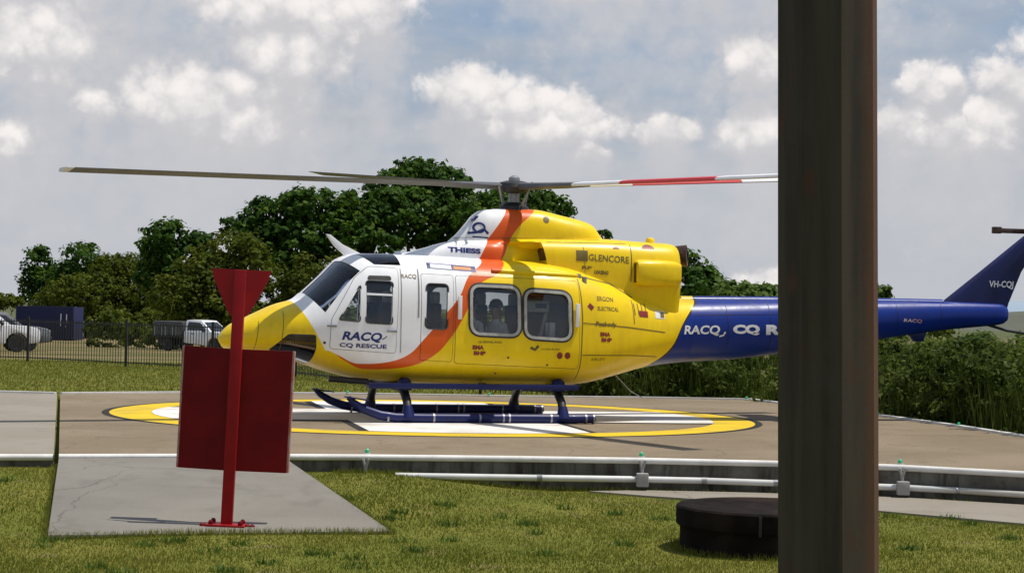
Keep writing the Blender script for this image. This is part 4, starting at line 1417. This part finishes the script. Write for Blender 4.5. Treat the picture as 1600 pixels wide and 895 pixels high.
# oil cooler nacelles and exhausts
for s_ in (-1, 1):
    ring = []
    for x, hy, hz in ((1.70, .20, .17), (1.72, .23, .19), (1.80, .245, .20), (2.1, .22, .20), (2.35, .14, .185), (2.46, .08, .15)):
        ring.append([(x, s_ * .63 + hy * math.copysign(abs(math.cos(q)) ** .55, math.cos(q)), 2.235 + hz * math.copysign(abs(math.sin(q)) ** .55, math.sin(q))) for q in np.linspace(0, 2 * math.pi, 33)[:-1]])
    vv, ff = loft(ring)
    nc = MB().add(vv, ff).build('cooler_scoop', M['livery'], heli, smooth=35)
    MB().box((1.70, s_ * .66, 2.235), (.016, .30, .29)).build('scoop_mouth', M['brown'], nc)
    MB().tube([(2.3, s_ * .26, 2.48), (2.52, s_ * .30, 2.51), (2.66, s_ * .38, 2.52)], [.15, .16, .17], 18, caps=False).tube([(2.66, s_ * .38, 2.52), (2.42, s_ * .28, 2.50)], [.165, .13], 18).build('exhaust_pipe', M['brown'], heli, smooth=40, fix=False)
MB().lathe([(.07, 2.72), (.07, 2.76), (.05, 2.79), (0, 2.8)], (2.2, 0, 0), 'z', 14).build('vent_cap', M['livery'], heli, smooth=40)
MB().box((2.48, -.1, 2.2), (.05, .8, .7)).build('firewall', M['brown'], heli, bevel=.01)

# ---- tail boom, fin, stabiliser
BT = [(2.68, .885, 1.875, .555, 2.3, 2.2, .5), (3.4, .93, 1.885, .50, 2.3, 2.2, .5), (4.37, 1.04, 1.90, .42, 2.3, 2.2, .5), (6.05, 1.285, 1.915, .30, 2.3, 2.2, .5), (6.75, 1.39, 1.92, .245, 2.3, 2.2, .5),
      (7.4, 1.475, 1.92, .20, 2.3, 2.2, .5), (8.0, 1.535, 1.91, .15, 2.4, 2.4, .5), (8.25, 1.565, 1.90, .12, 2.4, 2.4, .5), (8.36, 1.60, 1.87, .09, 2.4, 2.4, .5), (8.39, 1.64, 1.83, .06, 2.2, 2.2, .5)]
bf = pchip(BT)
bm_ = loft_mesh('tail_boom', np.linspace(2.68, 8.38, 80), lambda x: sell(x, *bf(x), 56))
BV_BOOM = bvh_of(bm_)
bm_.materials.append(M['livery'])
sharp(bm_, 40)
boom = link(bpy.data.objects.new('tail_boom', bm_), heli)


def foil(outline, th, name, mat, parent, axis='y'):
    """outline: (lead x, trail x, z) rows -> symmetric tapered surface"""
    ring = []
    for xl, xt, z, k in outline:
        c_ = xt - xl
        rr = []
        for s in (0, .04, .15, .35, .65, 1):
            y = th * k * (2.2 * math.sqrt(s + 1e-6) * (1 - s) ** .75 * .62 + .02)
            rr.append((xl + c_ * s, y))
        pts = rr + [(x, -y) for x, y in rr[::-1]]
        ring.append([(x, y, z) if axis == 'y' else (x, z, y + 1.62) for x, y in pts])
    vv, ff = loft(ring)
    return MB().add(vv, ff).build(name, mat, parent, smooth=40)


fin = foil([(6.95, 8.36, 1.72, 1.1), (7.22, 8.42, 1.92, 1.0), (7.9, 8.64, 2.43, .9), (8.62, 9.02, 2.98, .8), (9.06, 9.38, 3.30, .7), (9.2, 9.42, 3.4, .5)], .10, 'tail_fin', M['blue'], heli)
for s_ in (-1, 1):
    foil([(4.75, 5.45, s_ * .25, 1), (4.85, 5.45, s_ * 1.0, .9), (4.93, 5.42, s_ * 1.42, .7)], .07, 'stabiliser', M['blue'], heli, 'z')
MB().tube([(8.05, 0, 1.56), (8.4, 0, 1.47), (9.0, 0, 1.40)], [.025, .022, .018], 8).build('tail_skid', M['black'], heli, smooth=40)
MB().prism([(6.62, 1.40), (6.95, 1.43), (6.88, 1.27), (6.72, 1.27)], -.03, .03).build('boom_antenna', M['blue'], heli, bevel=.008)
# tail rotor on the fin tip
th = MB().tube([(9.16, .05, 3.12), (9.16, .42, 3.12)], .07, 12).build('tail_rotor', M['black'], heli, smooth=40)
MB().box((8.79, .42, 3.115), (.76, .06, .08)).box((8.42, .42, 3.12), (.14, .1, .11)).build('crosshead', M['brown'], th, bevel=.012)
for s_ in (1, -1):
    MB().box((9.16, .42, 3.12 + s_ * .68), (.27, .03, 1.25), Matrix.Rotation(R(1), 3, 'Y')).build('tail_rotor_blade', M['black'], th, bevel=.01)

# drive shaft cover and small fittings on the boom
mb = MB()
ring = []
for x in np.linspace(2.7, 7.2, 24):
    zt_ = bf(x)[1]
    ring.append([(x, .11 * math.cos(q), zt_ - .02 + .055 * max(0, math.sin(q)) - (.04 if math.sin(q) < -.1 else 0)) for q in np.linspace(0, 2 * math.pi, 17)[:-1]])
vv, ff = loft(ring)
MB().add(vv, ff).build('shaft_cover', M['livery'], heli, smooth=40)
for x in (3.05, 3.75, 6.22, 6.82):
    zt_ = bf(x)[1]
    MB().lathe([(.035, 0), (.03, .012), (0, .016)], (x, -.20 * bf(x)[2] / .5, zt_ - .055), 'z', 10).build('fitting', M['white_print'], heli)

# ---- landing gear
for s_ in (-1, 1):
    y = 1.3 * s_
    sk = MB().tube([(-2.74, y, .36), (-2.66, y, .285), (-2.5, y, .19), (-2.28, y, .115), (-2.05, y, .082), (-1.6, y, .075), (.5, y, .075), (.88, y, .08), (.93, y, .085)],
                   [.035, .05, .062, .068, .07, .07, .07, .07, .05], 14).build('skid', M['blue'], heli, smooth=40)
    MB().box((-2.62, y, .345), (.34, .13, .02), Matrix.Rotation(R(8), 3, 'Y')).build('toe_plate', M['blue'], sk, bevel=.005)
    MB().box((-.7, y, .012), (2.7, .07, .018)).build('skid_shoe', M['black'], sk, bevel=.004)
    for x in (-2.17, -1.5, -.82, -.47, -.38, .25, .78, .9):
        MB().tube([(x - .013, y, .075), (x + .013, y, .075)], .074, 14).build('clamp', M['metal'], sk, smooth=40)
    st = MB().box((-.88, s_ * 1.17, .525), (3.12, .24, .075)).build('side_step', M['blue'], heli, bevel=.008)
    for x in (-1.85, -.7, .43):
        MB().box((x, s_ * .98, .545), (.07, .25, .05)).build('step_bracket', M['black'], st)
for x in (-1.87, .44):
    ct_ = MB().tube([(x, -1.3, .1), (x, -1.22, .3), (x, -1.02, .44), (x, -.7, .5), (x, 0, .51), (x, .7, .5), (x, 1.02, .44), (x, 1.22, .3), (x, 1.3, .1)],
                    [.06, .062, .066, .07, .07, .07, .066, .062, .06], 12).build('cross_tube', M['black'], heli, smooth=40)
    for s_ in (-1, 1):
        MB().tube([(x, s_ * 1.3, .08), (x, s_ * 1.295, .15), (x, s_ * 1.27, .24)], [.11, .085, .064], 12).build('saddle', M['blue'], ct_, smooth=40)
        MB().lathe([(.11, .46), (.1, .6), (.05, .64)], (x, s_ * 1.02, 0), 'z', 12).build('fairing', M['blue'], ct_, smooth=40)
MB().tube([(-2.92, -.75, .60), (-2.35, -.78, .565)], .045, 10).build('belly_light', M['black'], heli, smooth=40)
MB().tube([(1.5, -.5, .7), (1.75, -.52, .45), (1.95, -.5, .35)], .008, 6).build('whip_aerial', M['frame'], heli)

# ---- roof details
mb = MB().prism([(-2.87, 2.70), (-2.80, 2.69), (-2.62, 2.555), (-2.36, 2.43), (-2.30, 2.38), (-2.56, 2.36), (-2.62, 2.42), (-2.75, 2.53)], -.03, .03)
mb.build('wire_cutter', M['white'], heli, bevel=.008)
MB().lathe([(.055, 2.40), (.055, 2.44), (.04, 2.465), (0, 2.475)], (-1.82, -.2, 0), 'z', 14).build('dome_aerial', M['white'], heli, smooth=40)
for s_ in (-1, 1):
    pts = []
    for x in np.linspace(-.62, .78, 12):
        z = 2.2 - .03 * (x + .6)
        h_ = BV_HULL.ray_cast(Vector((x, s_ * 4, z)), Vector((0, -s_, 0)))
        pts.append(h_[0] + Vector((0, s_ * .006, 0)))
    rl = MB().tube(pts, .035, 10).build('door_rail', M['livery'], heli, smooth=50)
    MB().box(pts[-1] + Vector((-.06, s_ * .03, 0)), (.1, .06, .07)).build('rail_stop', M['frame'], rl, bevel=.01)


# ---- things printed or fixed on the port skin
BV_SKIN = [BV_HULL, BV_COWL, BV_UP, BV_BOOM] + [bvh_of(d_.data) for d_ in (d1, d2, d3)]


def side_y(x, z):
    ys = []
    for bv in BV_SKIN:
        h_ = bv.ray_cast(Vector((x, -4, z)), Vector((0, 1, 0)))
        if h_[0] is not None: ys.append(h_[0].y)
    return min(ys) if ys else None


def conform(vv, ff, name, mat, parent, off_, fixed=None):
    """flat print (x, z) cut fine enough to follow the skin, lifted by off_"""
    bm = bmesh.new()
    bv = [bm.verts.new((x, 0, z)) for x, z in vv]
    for f in ff:
        try: bm.faces.new([bv[i] for i in f])
        except ValueError: pass
    bmesh.ops.triangulate(bm, faces=bm.faces[:])
    for _ in range(5):
        es = [e for e in bm.edges if e.calc_length() > .045]
        if not es or fixed is not None: break
        bmesh.ops.subdivide_edges(bm, edges=es, cuts=1)
        bmesh.ops.triangulate(bm, faces=[f for f in bm.faces if len(f.verts) > 3])
    for v in bm.verts:
        y = fixed if fixed is not None else side_y(v.co.x, v.co.z)
        v.co.y = (y if y is not None else -.5) - off_
    bmesh.ops.recalc_face_normals(bm, faces=bm.faces)
    me = bpy.data.meshes.new(name)
    bm.to_mesh(me); bm.free()
    me.materials.append(mat)
    return link(bpy.data.objects.new(name, me), parent)


def decal_poly(poly, mat, name='lettering', off_=.004, parent=heli, fixed=None):
    return conform(poly, [tuple(range(len(poly)))], name, mat, parent, off_, fixed)


def line(pts, width, mat, name='panel_seam', off_=.004, parent=heli):
    P_ = []
    for (x0, z0), (x1, z1) in zip(pts[:-1], pts[1:]):
        k = max(2, int(math.hypot(x1 - x0, z1 - z0) / .08))
        P_ += [Vector((x0 + (x1 - x0) * i / k, z0 + (z1 - z0) * i / k)) for i in range(k)]
    P_.append(Vector(pts[-1]))
    vv, ff = [], []
    for i, p in enumerate(P_):
        d = (P_[min(i + 1, len(P_) - 1)] - P_[max(i - 1, 0)]).normalized()
        nn = Vector((-d.y, d.x)) * width / 2
        vv += [tuple(p + nn), tuple(p - nn)]
    for i in range(len(P_) - 1):
        ff.append((2 * i, 2 * i + 1, 2 * i + 3, 2 * i + 2))
    return conform(vv, ff, name, mat, parent, off_)


def ring_on(poly_out, poly_in, mat, name, off_, parent):
    n = len(poly_out)
    vv = []
    for poly, o_ in ((poly_out, off_ - .012), (poly_out, off_), (poly_in, off_), (poly_in, off_ - .02)):
        for x, z in poly:
            y = side_y(x, z)
            vv.append((x, (y if y is not None else -1.2) - o_, z))
    ff = []
    for r_ in range(3):
        for i in range(n):
            j = (i + 1) % n
            ff.append((r_ * n + i, r_ * n + j, (r_ + 1) * n + j, (r_ + 1) * n + i))
    return MB().add(vv, ff).build(name, mat, parent, smooth=35)


for wn in (W_ONE, W_TWO):
    ring_on(grow(wn, .062), grow(wn, .034), M['seal'], 'window_seal', .014, d3)
    ring_on(grow(wn, .036), grow(wn, -.006), M['frame'], 'window_frame', .022, d3)
ring_on(grow(W_SMALL, .018), grow(W_SMALL, -.002), M['seal'], 'window_seal', .009, d2)
ring_on(grow(W_DOOR, .012), grow(W_DOOR, -.002), M['seal'], 'window_seal', .009, d1)
ring_on(grow(W_TRI, .012), grow(W_TRI, -.002), M['seal'], 'window_seal', .009, d1)
line([(-2.475, 1.825), (-2.115, 1.815)], .03, M['white'], 'window_bar', .006, d1)
decal_poly(W_SLIT, M['seal'], 'vent_slot', .006, d1)


def text(txt, x0, z0, wd, ht, mat, slant=0.0, bold=0.0, rot=0.0, fixed=None, parent=heli, name='lettering', off_=.004):
    cu = bpy.data.curves.new('t', 'FONT')
    cu.body = txt
    cu.offset = bold
    cu.resolution_u = 3
    ob = bpy.data.objects.new('t', cu)
    col.objects.link(ob)
    me = bpy.data.meshes.new_from_object(ob.evaluated_get(bpy.context.evaluated_depsgraph_get()))
    bpy.data.objects.remove(ob)
    V = np.array([v.co[:] for v in me.vertices])
    if not len(V): return
    V[:, 0] += slant * V[:, 1]
    V[:, 0] = (V[:, 0] - V[:, 0].min()) / np.ptp(V[:, 0]) * wd
    V[:, 1] = (V[:, 1] - V[:, 1].min()) / np.ptp(V[:, 1]) * ht
    c_, s_ = math.cos(rot), math.sin(rot)
    vv = [(x0 + a * c_ - b_ * s_, z0 + a * s_ + b_ * c_) for a, b_, _ in V]
    return conform(vv, [tuple(p.vertices) for p in me.polygons], name, mat, parent, off_, fixed)


text('RACQ', -2.82, 1.145, .56, .145, M['navy_print'], .22, .035, R(-1.5), parent=d1, off_=.005)
text('CQ RESCUE', -2.85, 1.055, .66, .07, M['navy_print'], 0, .03, R(-1.5), parent=d1, off_=.005)
line([(-2.26, 1.18), (-2.22, 1.20), (-2.19, 1.23)], .012, M['navy_print'], 'lettering', .005, d1)
text('THIESS', -1.12, 2.475, .46, .08, M['navy_print'], 0, .05, R(-3))
text('RACQ', -1.98, 2.05, .22, .07, M['dark_print'], .1, .01)
text('GLENCORE', .97, 2.40, .64, .10, M['dark_print'], 0, .012, R(-2.5))
line([(.78, 2.47), (.96, 2.465)], .16, M['dark_print'], 'lettering', .004)
text('RF', .86, 2.27, .16, .05, M['dark_print'], .1, .04, R(-3))
text('LEASING', 1.06, 2.2, .22, .06, M['dark_print'], 0, .05, R(-3))
text('VH-CQJ', 8.03, 2.14, .44, .135, M['white_print'], .08, .02, fixed=-.056)
text('RACQ', 2.56, 1.30, .62, .16, M['white_print'], .12, .03, R(1), off_=.005)
line([(3.17, 1.30), (3.24, 1.32), (3.27, 1.37)], .025, M['white_print'], 'lettering', .005)
text('CQ', 3.40, 1.32, .46, .165, M['white_print'], 0, .06, R(1), off_=.005)
text('RESCUE', 3.97, 1.335, 1.25, .16, M['white_print'], 0, .06, R(1.2), off_=.005)
M['pink_print'] = pmat('faded red and white print', (.55, .22, .24), (.6, .5, .52), 9, .5)
text('RACQ', 6.40, 1.57, .34, .065, M['pink_print'], .1, .03, R(-2))
text('Peabody', .94, 1.41, .36, .09, M['dark_print'], .1, .03, R(-1.5))
for x, z in ((1.02, 1.28), (-.94, 1.06)):
    text('BMA', x, z, .17, .065, M['red_print'], 0, .06, R(-1))
    text('BHP', x + .02, z - .08, .18, .06, M['red_print'], 0, .06, R(-1))
text('QUEENSLAND', -.86, 1.15, .36, .035, M['dark_print'], .05, .01)
text('ERGON', .98, 1.80, .28, .07, M['dark_print'], 0, .01, R(-3))
text('ELECTRICAL', .98, 1.66, .36, .06, M['dark_print'], 0, .01, R(-2))
line([(.83, 1.74), (.90, 1.68)], .07, M['red_print'], 'lettering', .004)
text('AIRLIFT', .88, .92, .24, .04, M['dark_print'], 0, .0)
text('mackay', .1, 1.06, .28, .04, M['dark_print'], 0, .0)
line([(-.07, 1.1), (0, 1.07), (.05, 1.13)], .04, M['dark_print'], 'lettering', .004)
for x in (.38, .5):
    decal_poly([(x + .045 * math.cos(q), .99 + .05 * math.sin(q)) for q in np.linspace(0, 2 * math.pi, 13)[:-1]], M['red_print'], 'lettering')
decal_poly([(1.63, 1.62), (1.88, 1.60), (1.86, 1.78), (1.62, 1.80)], M['yellow_sq'] if 'yellow_sq' in M else M['dark_print'], 'lettering') if False else None
for x in (1.64, 1.71, 1.78, 1.85):
    line([(x, 1.60), (x - .01, 1.78)], .016, M['dark_print'], 'lettering')
decal_poly([(1.72, 1.58), (1.88, 1.57), (1.88, 1.66), (1.72, 1.67)], M['red_print'], 'lettering', .007)
decal_poly([(2.02, 1.56), (2.2, 1.55), (2.2, 1.66), (2.02, 1.67)], M['white_print'], 'lettering')
decal_poly([(2.12, 1.57), (2.19, 1.57), (2.19, 1.65), (2.12, 1.65)], M['dark_print'], 'lettering', .007)
for cx_, cz_, r_ in ((1.95, 2.60, .07), (1.42, 2.585, .035)):
    decal_poly([(cx_ + r_ * 1.5 * math.cos(q), cz_ + r_ * math.sin(q)) for q in np.linspace(0, math.pi, 9)], M['red_print'], 'lettering')
# badge on the fairing side: a ring with a tail
q = np.linspace(0, 2 * math.pi, 22)
line([(-.625 + .075 * math.cos(a), 2.85 + .07 * math.sin(a)) for a in q], .03, M['navy_print'], 'lettering', .007)
line([(-.78, 2.77), (-.66, 2.78), (-.56, 2.83), (-.50, 2.76)], .035, M['navy_print'], 'lettering', .007)
line([(-.72, 2.715), (-.5, 2.70)], .02, M['navy_print'], 'lettering', .005)
decal_poly([(.40 + .05 * math.cos(a), 3.0 + .05 * math.sin(a)) for a in q[:-1]], M['dark_print'], 'lettering')
decal_poly([(-.70 + .05 * math.cos(a), 2.985 + .035 * math.sin(a)) for a in q[:-1]], M['navy_print'], 'lettering')
# sponsor strip under the roof edge: navy, white and orange fields
line([(-1.58, 2.255), (-.86, 2.215)], .085, M['navy_print'], 'sponsor_strip', .004)
line([(-1.53, 2.253), (-1.22, 2.236)], .06, M['white_print'], 'sponsor_strip', .007)
M['orange_print'] = pmat('orange print', (.62, .22, .03), (.55, .18, .03), 6, .5)
line([(-1.19, 2.234), (-.93, 2.22)], .045, M['orange_print'], 'sponsor_strip', .007)
# seams
seam = M['dark_print']
line([(.70, 2.12), (.73, 1.5), (.71, .62)], .014, seam)
line([(.74, 1.47), (1.5, 1.42), (2.2, 1.35)], .014, seam)
line([(.74, 1.0), (1.6, 1.0), (2.1, .98)], .012, seam)
line([(1.66, 2.66), (1.64, 2.1)], .014, seam)
line([(.74, 2.16), (1.3, 2.06), (1.64, 1.86)], .02, seam)
line([(1.6, 1.83), (1.62, 1.47)], .012, seam)
M['seam_grey'] = pmat('grey seam', (.25, .25, .26), (.2, .2, .21), 8, .7)
line([(-1.98, 2.2), (-1.99, 1.6), (-1.99, 1.0)], .012, M['seam_grey'])
line([(-1.73, 2.2), (-1.74, 1.5)], .02, M['seam_grey'])
for x in (-3.95, -3.62):
    line([(x, 1.0), (x + .05, hf(x)[1] - .09)], .008, M['dark_print'])
M['seam_blue'] = pmat('navy seam', (.004, .006, .04), (.004, .005, .03), 8, .6)
for x in (3.32, 4.05, 6.3, 7.1):
    a = bf(x)
    line([(x, a[0] + .12), (x, a[1] - .05)], .010, M['seam_blue'])
line([(2.75, 1.62), (4.2, 1.66)], .008, M['seam_blue'])
line([(.35, 2.66), (1.6, 2.67)], .008, seam)
line([(.9, 2.62), (.92, 2.14)], .008, seam)
line([(-.95, 2.70), (1.2, 2.72)], .006, seam)
# door handles
for x, z, pr in ((-2.96, 1.36, d1), (-2.12, 1.30, d1)):
    y = side_y(x, z)
    MB().box((x, y - .02, z), (.14, .03, .03)).build('door_handle', M['metal'], pr, bevel=.006)
for x, z in ((-1.14, 1.66), (.64, 1.58)):
    y = side_y(x, z)
    MB().box((x, y - .025, z), (.06, .04, .34)).build('door_handle', M['white'], d3, bevel=.012)
for x, z, r_ in ((-3.05, 1.12, .02), (-.4, .95, .015), (-.55, .72, .015), (.2, .85, .015)):
    y = side_y(x, z)
    MB().lathe([(0, -.012), (r_, -.01), (r_, .0)], (x, y, z), 'y', 8).build('latch', M['seal'], heli)

# ---- main rotor, at rest
hub_w = Vector((0, 30, 3.50))
TILT = Matrix.Rotation(R(3.9), 4, 'X')
inv = (Matrix.Translation((0, 30, 0)) @ Matrix.Rotation(PSI, 4, 'Z')).inverted()
MB().tube([(0, 0, 3.05), (0, 0, 3.62)], .085, 16).build('rotor_mast', M['metal'], heli, smooth=40)
MB().lathe([(.25, 3.10), (.22, 3.2), (.12, 3.26)], (0, 0, 0), 'z', 20).build('swashplate', M['black'], heli, smooth=40)
for a in (20, 110, 200, 290):
    MB().tube([(.2 * math.cos(R(a)), .2 * math.sin(R(a)), 3.2), (.34 * math.cos(R(a + 12)), .34 * math.sin(R(a + 12)), 3.52)], .018, 8).build('pitch_link', M['metal'], heli, smooth=40)
hb = MB().lathe([(.10, -.10), (.24, -.07), (.27, 0), (.24, .06), (.12, .09), (0, .1)], (0, 0, 0), 'z', 20).build('rotor_hub', M['black'], heli, smooth=40)
hb.matrix_local = inv @ Matrix.Translation(hub_w) @ TILT
M['blade_grey'] = pmat('grey blade paint', (.10, .10, .105), (.075, .075, .08), 2, .5)
M['blade_white'] = pmat('white blade paint', (.74, .74, .75), (.66, .66, .68), 2, .5)
M['blade_red'] = pmat('red blade paint', (.55, .03, .04), (.5, .03, .035), 2, .5)
for ang, bands in ((210, 0), (30, 1), (300, 1), (120, 0)):
    cuts = [.25, .9, 1.8, 3.05, 5.3, 6.0, 7.0] if bands else [.25, .9, 1.3, 3.5, 5.5, 6.9, 7.0]
    if ang == 30: cuts = [.25, .9, 1.3, 2.08, 4.2, 5.6, 7.0]
    mi = [0, 0, 1, 2, 1, 1] if bands else [0, 0, 0, 0, 0, 1]  # left pair all grey: motion blur and shaded underside put into the colour
    mb = MB()
    prof = lambda c0, c1, th_: [(-c0, 0), (-c0 * .8, th_ * .8), (-c0 * .3, th_), (c1 * .3, th_ * .8), (c1, .004), (c1, -.004), (c1 * .3, -th_ * .6), (-c0 * .3, -th_ * .8), (-c0 * .8, -th_ * .6)]
    rows = []
    for r_ in cuts:
        if r_ < .8: pr_ = prof(.08, .08, .06)
        elif r_ < 1.2: pr_ = prof(.12, .16, .05)
        else: pr_ = prof(.10, .28, .03)
        rows.append([(r_, y, z) for y, z in pr_])
    n = len(rows[0])
    for i in range(len(rows) - 1):
        mb.add(rows[i] + rows[i + 1], [(k, (k + 1) % n, (k + 1) % n + n, k + n) for k in range(n)], mi[i])
    mb.add(rows[0], [tuple(range(n))[::-1]], mi[0])
    mb.add(rows[-1], [tuple(range(n))], mi[-1])
    bl = mb.build('rotor_blade', [M['blade_grey'], M['blade_white'], M['blade_red']], heli, smooth=35, fix=True)
    bl.matrix_local = inv @ Matrix.Translation(hub_w) @ TILT @ Matrix.Rotation(R(ang), 4, 'Z') @ Matrix.Rotation(R(-2.1 if bands else -1.0), 4, 'Y') @ Matrix.Rotation(R(8), 4, 'X')
MB().lathe([(.09, .08), (.08, .14), (.03, .17), (0, .17)], (0, 0, 0), 'z', 14).build('hub_cap', M['metal'], hb, smooth=40)


# ------------------------------------------------------------------ people in the cabin
M['skin'] = pmat('skin', (.42, .24, .17), (.36, .2, .14), 8, .6)
M['shirt'] = pmat('white shirt', (.82, .81, .80), (.72, .71, .71), 9, .85)
M['hair'] = pmat('brown hair', (.04, .025, .015), (.06, .04, .025), 20, .8)


def person(loc, rz, label):
    """seated figure, facing -x before rotation; origin on the cabin floor"""
    bm = bmesh.new()
    lay = bm.verts.layers.skin.verify()

    def v(p, r_):
        k = bm.verts.new(p)
        k[lay].radius = (r_, r_) if not isinstance(r_, tuple) else r_
        return k

    def chain(a, pts):
        for p, r_ in pts:
            b2 = v(p, r_)
            bm.edges.new((a, b2))
            a = b2
        return a
    pel = v((0, 0, .42), (.15, .12))
    pel[lay].use_root = True
    chest = chain(pel, [((.02, 0, .58), (.145, .11)), ((.0, 0, .78), (.16, .115))])
    neck = chain(chest, [((-.0, 0, .93), .07), ((-.02, 0, 1.0), .055)])
    chain(neck, [((-.03, 0, 1.07), .085), ((-.03, 0, 1.16), .095), ((-.02, 0, 1.22), .07)])
    for s in (-1, 1):
        chain(pel, [((-.05, s * .1, .42), .09), ((-.40, s * .12, .50), .07), ((-.38, s * .12, .36), .05), ((-.36, s * .12, .27), .038), ((-.48, s * .12, .245), .032)])
        wr = chain(chest, [((.0, s * .17, .86), .065), ((.02, s * .22, .62), .048), ((-.12, s * .2, .52), .04), ((-.26, s * .15, .52), .026)])
        palm = chain(wr, [((-.31, s * .145, .52), .032), ((-.34, s * .14, .52), .03)])
        for k in range(4):
            o_ = (k - 1.5) * .02
            chain(palm, [((-.375, s * .14 + o_, .515), .009), ((-.40 - .006 * (k in (1, 2)), s * .14 + o_ * 1.1, .50), .008), ((-.415, s * .14 + o_ * 1.1, .485), .007)])
        chain(palm, [((-.335, s * .11, .53), .011), ((-.36, s * .09, .525), .009)])
    me = bpy.data.meshes.new('person')
    bm.to_mesh(me); bm.free()
    ob = bpy.data.objects.new('p', me)
    col.objects.link(ob)
    ob.modifiers.new('s', 'SKIN').use_smooth_shade = True
    ob.modifiers.new('d', 'SUBSURF').levels = 1
    m2 = bpy.data.meshes.new_from_object(ob.evaluated_get(bpy.context.evaluated_depsgraph_get()))
    bpy.data.objects.remove(ob)
    for mt in (M['skin'], M['shirt'], M['seat']): m2.materials.append(mt)
    idx = []
    for p in m2.polygons:
        x, y, z = p.center
        if z > .94 or x < -.24 and z > .47 and abs(y) > .1 and z < .58 and x > -.45 and abs(z - .52) < .045 and x < -.25: idx.append(0)
        elif z > .47 and x > -.28: idx.append(1)
        else: idx.append(2)
    m2.polygons.foreach_set('material_index', idx)
    root = empty('person', loc, rz)
    tag(root, label, 'person', None)
    link(bpy.data.objects.new('body', m2), root)
    hd = MB()
    hd.lathe([(0, 1.255), (.05, 1.25), (.09, 1.21), (.104, 1.16), (.095, 1.12)], (-.015, 0, .005), 'z', 16).build('hair', M['hair'], root, smooth=50)
    MB().prism([(-.125, 1.15), (-.155, 1.105), (-.12, 1.1)], -.014, .014).build('nose', M['skin'], root, bevel=.005)
    for s in (-1, 1):
        MB().lathe([(.0, -.012), (.014, -.006), (.014, .006), (0, .012)], (-.117, s * .038, 1.15), 'x', 8).build('eye', M['black'], root, smooth=50)
        MB().box((-.02, s * .098, 1.13), (.04, .015, .06)).build('ear', M['skin'], root, bevel=.006)
    MB().box((-.118, 0, 1.075), (.012, .045, .01)).build('mouth', M['hair'], root)
    return root


heli_m = Matrix.Translation((0, 30, 0)) @ Matrix.Rotation(PSI, 4, 'Z')
for x, y, z, lab in ((-.8, -.70, .555, 'person in white shirt seated in the forward part of the large door window'),
                     (-.42, -.68, .54, 'person in white shirt seated in the rear part of the same door window')):
    person(heli_m @ Vector((x, y, z)), PSI + R(25), lab)
